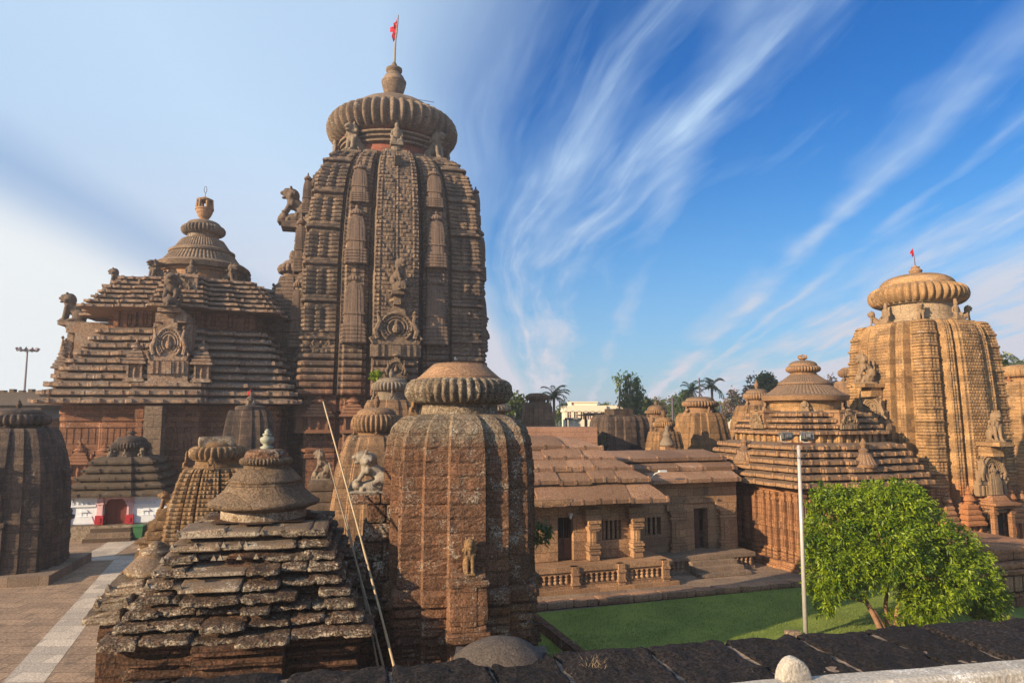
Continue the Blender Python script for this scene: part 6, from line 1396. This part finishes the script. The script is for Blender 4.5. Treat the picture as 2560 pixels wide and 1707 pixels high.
def crown_leaves(blobs, nclump, per, L, W, spread, droop=.4, shell=.55, up=.2):
    """leaf whorls on twig ends spread through ellipsoid lobes (centre, radii)"""
    vol = np.array([b[1][0] * b[1][1] * b[1][2] for b in blobs]) ** .75; vol /= vol.sum(); P = []; Dr = []; ends = []
    for b, v in zip(blobs, vol):
        k = max(3, int(nclump * v))
        for _ in range(k):
            d = nr.normal(0, 1, 3); d /= np.linalg.norm(d); r = shell + (1.05 - shell) * nr.random_sample() ** .55
            c = np.array(b[0]) + d * np.array(b[1]) * r * (1 + .22 * mnoise.noise(Vector(d * 2.6) + Vector(b[0])))
            dd = d.copy(); dd[2] += up; ends.append(c)
            for _ in range(per):
                q = dd * .7 + nr.normal(0, .75, 3); P.append(c + nr.normal(0, spread, 3)); Dr.append(q)
    m = MB(); leaves(m, P, Dr, L, W, droop); return m, ends
def limb(mb, p0, p1, r0, r1, bend=.15, n=6):
    p0, p1 = Vector(p0), Vector(p1); L = (p1 - p0).length; o = Vector((rng.uniform(-1, 1), rng.uniform(-1, 1), rng.uniform(0, .6))) * bend * L
    pts = [p0.lerp(p1, t) + o * math.sin(t * math.pi) for t in np.linspace(0, 1, n)]
    mb.tube(pts, [r0 + (r1 - r0) * t for t in np.linspace(0, 1, n)], 8)
def mango():
    b = gr(2042, 1452); Y = b.y; root = empty('mango_tree', (b.x, Y, 0), 0, 'leafy bright green mango tree with forked pale trunks on the lawn', 'tree')
    L = lambda x, y, d=0.: at(x, y, Y + d) - Vector((b.x, Y, 0))
    t = MB(); f1_, f2_, f3_ = L(1990, 1382), L(2037, 1362, .5), L(2068, 1370, .3)
    limb(t, (-.22, 0, -.1), f1_, .115, .08, .05); limb(t, (-.05, .05, -.1), L(2005, 1400), .10, .07, .04); limb(t, (.12, .25, -.1), f2_, .09, .065, .05); limb(t, (.30, .1, -.1), f3_, .10, .07, .05); limb(t, (.42, .3, -.1), L(2100, 1372, .4), .07, .05, .05)
    for s, e in ((f1_, (1930, 1330)), (f1_, (1965, 1250)), (f1_, (1900, 1355)), (f2_, (2010, 1210)), (f2_, (2080, 1180)), (f3_, (2150, 1250)), (f3_, (2110, 1220)), (f3_, (2210, 1330)), (L(2100, 1372, .4), (2160, 1350))):
        limb(t, s, L(e[0], e[1], rng.uniform(-.8, .8)), .06, .02, .12)
    t.build('trunk', M['bark'], root, True)
    def S(x, y, rx, ry, d=0., rd=None): c = L(x, y, d); k = Y * DISP / FPX; k *= .93; return (tuple(c), (rx * k, (rd or rx) * k, ry * k))
    blobs = [S(1925, 1200, 72, 70), S(1990, 1175, 75, 62, .4), S(2070, 1160, 66, 52, .2), S(1935, 1290, 80, 70, -.2), S(2025, 1255, 95, 85, -.5), S(2110, 1235, 78, 80, -.1), S(2180, 1262, 60, 66, .3), S(2150, 1330, 85, 70, -.4), S(2230, 1330, 62, 70, .1), S(2265, 1380, 42, 42, .2),
             S(1900, 1345, 48, 38, -.3), S(2125, 1375, 55, 42, -.7), S(2140, 1415, 32, 22, -.6), S(1975, 1310, 55, 36, .2), S(2060, 1295, 70, 42, -.9), S(1893, 1388, 20, 24, -.2), S(2260, 1405, 28, 20, .1), S(2030, 1130, 45, 28), S(1905, 1140, 40, 30, .1), S(2085, 1125, 30, 22), S(1875, 1250, 30, 50), S(2290, 1370, 22, 30)]
    m, ends = crown_leaves(blobs, 5000, 13, .155, .030, .07, .3, .5, .12)
    m.build('crown', M['leaf'], root)
    bs = MB(); [limb(bs, (nr.uniform(.25, .55), .1, 0), (nr.uniform(-.1, .9), nr.uniform(-.3, .5), nr.uniform(.3, .8)), .012, .006) for _ in range(10)]; bs.build('basal_shoots', M['bark'], root)
    bl, _ = crown_leaves([((.4, .1, .42), (.42, .4, .42))], 60, 12, .16, .025, .06); bl.build('basal_leaves', M['leaf'], root)
mango()
def palm_proto(seed, fr=17, h=9., L=3.6, droop=1.):
    r = random.Random(seed); root = empty('coconut_palm', (0, 0, 0)); t = MB()
    t.tube([(.0, 0, -.1), (.1, 0, h * .4), (.02, 0, h * .75), (0, 0, h)], [.24, .18, .15, .17], 8); t.build('trunk', M['palmbark'], root)
    c = MB()
    for k in range(fr):
        a = k * 2.4 + r.uniform(-.2, .2); el = r.uniform(-.35, 1.25) if k > 3 else 1.3; pts = []; l = L * r.uniform(.85, 1.1); p = Vector((0, 0, h)); n = 12
        for i in range(n + 1):
            pts.append(p.copy()); e = el - droop * (i / n) ** 1.4 * 1.5; p = p + Vector((math.cos(a) * math.cos(e), math.sin(a) * math.cos(e), math.sin(e))) * l / n
        c.tube(pts, [.045 - .035 * i / n for i in range(n + 1)], 4); P = []; Dd = []
        for i in range(1, n + 1):
            d = (pts[i] - pts[i - 1]).normalized(); sd_ = d.cross(Vector((0, 0, 1))).normalized()
            for s in (-1, 1):
                for j in (0, .33, .66): P.append(pts[i].lerp(pts[i - 1], j)); Dd.append(d * .75 + sd_ * s + Vector((0, 0, -.35)))
        leaves(c, P, Dd, .75 * L / 3.6, .05, .35)
    c.build('crown', M['palm'], root); return root
palms = [palm_proto(1), palm_proto(5, 15, 9, 3.4, 1.15)]
used = set()
def palm(px, ytop, ybase, Y, k, label, sc=None):
    t = at(px, ytop, Y); h = t.z; s = sc or 1.
    o = palms[k] if k not in used else copy_tree(palms[k]); used.add(k)
    s *= .64; o.location = (t.x, Y, 0); hh = (t.z - 2.6 * s); o.rotation_euler = (0, 0, rng.uniform(0, 6))
    tag(o, label, 'palm tree', 'coconut palms beyond the temples')
    for ch in o.children:
        if ch.name.startswith('crown'): ch.scale = (s, s, s); ch.location = (0, 0, hh - 9 * s)
        else: ch.scale = (1, 1, hh / 9.)
palm(1272, 880, 975, 84, 0, 'coconut palm with one lit trunk standing left of the white school', 1.)
palm(1634, 862, 945, 92, 1, 'tall slender coconut palm rising right of the iron rod tower', .98)
palm(1588, 872, 945, 98, 0, 'bushy coconut palm immediately left of the tallest slender palm', .95)
palm(1518, 912, 950, 104, 1, 'small hazy palm beside the dark wire pole, left of the iron rod', .8)
palm(2336, 808, 900, 78, 0, 'palm crown rising above the tower cut off by the right edge', 1.25)
palm(1690, 905, 950, 110, 1, 'hazy palm left of the bare brown trees near the golden hall', .85)
palm(98, 898, 930, 105, 0, 'palm fronds just visible left of the great hall eaves', .9)
def bg_tree(label, px, ytop, ybot, wpx, Y, mat, group='trees along the horizon', sparse=False, nlob=5, cl=240, name='leafy_tree'):
    b = at(px, 955, Y); root = empty(name, (b.x, Y, 0), 0, label, 'tree', group); k = Y * DISP / FPX
    zt, zb = zat(ytop, Y), max(1., zat(ybot, Y)); hw = wpx * k / 2; hh = (zt - zb) / 2; blobs = []
    for i in range(nlob):
        a = i / max(1, nlob - 1) * 2 - 1; blobs.append(((a * hw * .62 + nr.uniform(-.1, .1) * hw, nr.uniform(-.4, .4) * hw, zb + hh * (1 + nr.uniform(-.35, .35) - .3 * abs(a))), (hw * .45, hw * .45, hh * .62)))
    blobs.append(((0, 0, zb + hh * 1.35), (hw * .4, hw * .4, hh * .6)))
    t = MB(); limb(t, (0, 0, -.1), (nr.uniform(-.1, .1) * hw, 0, zb + hh), .035 * (zt), .015 * zt, .04)
    for q in blobs: limb(t, (0, 0, zb * .9), q[0], .015 * zt, .006 * zt, .1)
    t.build('trunk', M['bark'], root)
    m, ends = crown_leaves(blobs, cl if not sparse else int(cl * .45), 9, .55, .16, .28, .25, .3, .2)
    m.build('crown', mat, root)
    return root
for a in (('round green tree just right of the near laterite tower, by the slim old tower', 1190, 905, 960, 40, 95, 'leafdark'),
          ('low dark green tree behind the coconut palm left of the school', 1300, 925, 975, 55, 120, 'leafdark'),
          ('wide green tree behind the school roof room', 1395, 926, 960, 70, 140, 'leafdark'),
          ('small dark conifer-like tree right of the creeper covered trunks', 1487, 915, 965, 18, 100, 'leafdark'),
          ('pale bushy tree behind the twin small shrines', 1510, 915, 965, 60, 130, 'twig'),
          ('green bushy tree under the bushy palm', 1580, 895, 955, 60, 112, 'leafdark'),
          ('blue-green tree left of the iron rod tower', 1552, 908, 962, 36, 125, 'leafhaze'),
          ('brown leafless-looking tree right of the slender palm', 1690, 890, 960, 50, 118, 'twig'),
          ('tall half-bare tree behind the urn topped tower', 1735, 862, 950, 90, 100, 'twig'),
          ('green top of a tree over the golden hall bell at left', 1768, 860, 900, 36, 98, 'leafdark'),
          ('sparse pale tree between golden hall and golden tower', 1915, 862, 925, 44, 110, 'twig'),
          ('leafy bough showing at the right flank of the golden tower', 2298, 820, 870, 26, 66, 'leafdark'),
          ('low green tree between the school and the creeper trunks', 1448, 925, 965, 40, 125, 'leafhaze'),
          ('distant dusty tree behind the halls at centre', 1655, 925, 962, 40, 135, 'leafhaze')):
    bg_tree(a[0], a[1], a[2], a[3], a[4], a[5], M[a[6]], sparse='bare' in a[0] or 'sparse' in a[0] or 'leafless' in a[0])
def creepers():
    Y = 96; k = Y * DISP / FPX
    for j, (label, trunks) in enumerate((('two armed creeper draped trunk, taller and further left', (((1428, 975), (1424, 872), 7), ((1430, 950), (1438, 866), 9), ((1436, 925), (1449, 874), 6), ((1430, 960), (1440, 935), 11))), ('broad single creeper draped trunk, nearest the school', (((1462, 985), (1463, 878), 11), ((1457, 970), (1452, 905), 7), ((1470, 970), (1468, 915), 9))))):
        b = at(trunks[0][0][0], 955, Y + j); root = empty('creeper_tree', (b.x, Y + j, 0), 0, label, 'tree', 'creeper covered trunks beside the school'); t = MB(); bl = []
        for (x0, y0), (x1, y1), wd in trunks:
            p0, p1 = at(x0, y0, Y + j) - Vector((b.x, Y + j, 0)), at(x1, y1, Y + j) - Vector((b.x, Y + j, 0)); p0.z = 0; limb(t, p0, p1, .3, .1, .03)
            for s in np.linspace(.1, 1, 9): q = p0.lerp(p1, s); w_ = wd * k * (1.15 - .6 * s) * nr.uniform(.7, 1.15); bl.append((tuple(q + Vector((nr.uniform(-.3, .3), 0, 0))), (w_, w_, 1.15)))
        t.build('trunk', M['bark'], root); m, _ = crown_leaves(bl, 620, 9, .42, .14, .2, .7, .2, -.1); m.build('crown', M['creeper'], root)
creepers()
def shrub(label, px, py, Y, r, mat):
    p = at(px, py, Y); root = empty('shrub', p, 0, label, 'shrub'); m, _ = crown_leaves([((0, 0, r * .5), (r, r * .8, r * .9))], 40, 8, .16, .05, .06); m.build('foliage', mat, root); t = MB(); limb(t, (0, 0, -.05), (0, 0, r), .02, .01); t.build('stem', M['bark'], root)
shrub('dark shrub growing on the black roofless tower edge', 1368, 1030, 46.5, .9, M['leafdark'])
shrub('little green sprout on the small crown before the great tower', 863, 868, 40.8, .28, M['leaf'])
shrub('leafy weed on the shaded right side of the near laterite tower', 1236, 1235, 22.4, .35, M['leafdark'])
def wires():
    r = empty('utility_pole', (at(1545, 950, 108).x, 108, 0), 0, 'dark utility pole with a crossarm among the hazy trees', 'pole'); z = zat(912, 108)
    m = MB(); m.tube([(0, 0, 0), (0, 0, z)], [.2, .15], 6); m.build('pole', M['darkmetal'], r); m = MB(); m.box(-.9, .9, -.08, .08, z - .8, z - .6); m.box(-.6, .6, -.08, .08, z - .3, z - .15); m.build('crossarm', M['darkmetal'], r)
    p = at(1705, 957, 100); m = MB(); m.tube([(0, 0, 0), (0, 0, zat(930, 100))], [.12, .08], 6); tag(m.build('utility_pole', M['letters'], None, False, (at(1656, 950, 100).x, 100, 0)), 'thin white post standing right of the iron rod tower', 'pole')
wires()
def town():
    for i, (px, w_, yt, Y, mat, label) in enumerate(((1530, 44, 946, 150, 'tan', 'brown low house far off behind the twin small shrines'), (1690, 60, 957, 140, 'cream', 'pale low wall-like house far off right of the iron rod tower'), (1590, 40, 952, 160, 'cream', 'cream house half hidden behind the iron rod tower'))):
        c = at(px, 950, Y); k = Y * DISP / FPX; r = empty('house', (c.x, Y, 0), 0, label, 'house'); m = MB(); m.box(-w_ * k / 2, w_ * k / 2, 0, 8, 0, zat(yt, Y)); m.build('wall', M[mat], r)
        m = MB(); m.box(-w_ * k / 2 - .3, w_ * k / 2 + .3, -.3, 8.3, zat(yt, Y), zat(yt, Y) + .3); m.build('roof', M['tanroof'], r)
town()
def wood():
    P, Dr = [], []
    for i in range(2600):
        a = rng.uniform(-.85, .85); d = rng.uniform(185, 230); x, y = math.sin(a) * d, math.cos(a) * d; h = (5.5 + 4.5 * mnoise.noise(Vector((x * .045, y * .02, 3)))) * rng.random() ** .4
        for _ in range(7): P.append((x + rng.gauss(0, 1.1), y + rng.gauss(0, 1.), max(.2, h + rng.gauss(0, .7)))); Dr.append((rng.gauss(0, 1), rng.gauss(0, 1), rng.gauss(0.2, .7)))
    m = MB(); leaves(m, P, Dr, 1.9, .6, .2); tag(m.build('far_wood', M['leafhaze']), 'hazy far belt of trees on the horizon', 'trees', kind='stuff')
wood()

# ================================================================== AIR
def haze():
    m = MB(); m.box(-255, 255, -20, 245, -1.2, 49); o = m.build('haze', None); o['kind'] = 'stuff'; o['label'] = 'thin pale haze over the whole compound'
    mt = bpy.data.materials.new('thin_haze'); mt.use_nodes = True; nt = mt.node_tree; nt.nodes.clear()
    v = nd(nt, 'ShaderNodeVolumePrincipled'); v.inputs['Color'].default_value = (.86, .88, .95, 1); v.inputs['Density'].default_value = .0008; v.inputs['Anisotropy'].default_value = .3
    lk(nt, v.outputs[0], nd(nt, 'ShaderNodeOutputMaterial').inputs['Volume']); o.data.materials.append(mt)
haze()
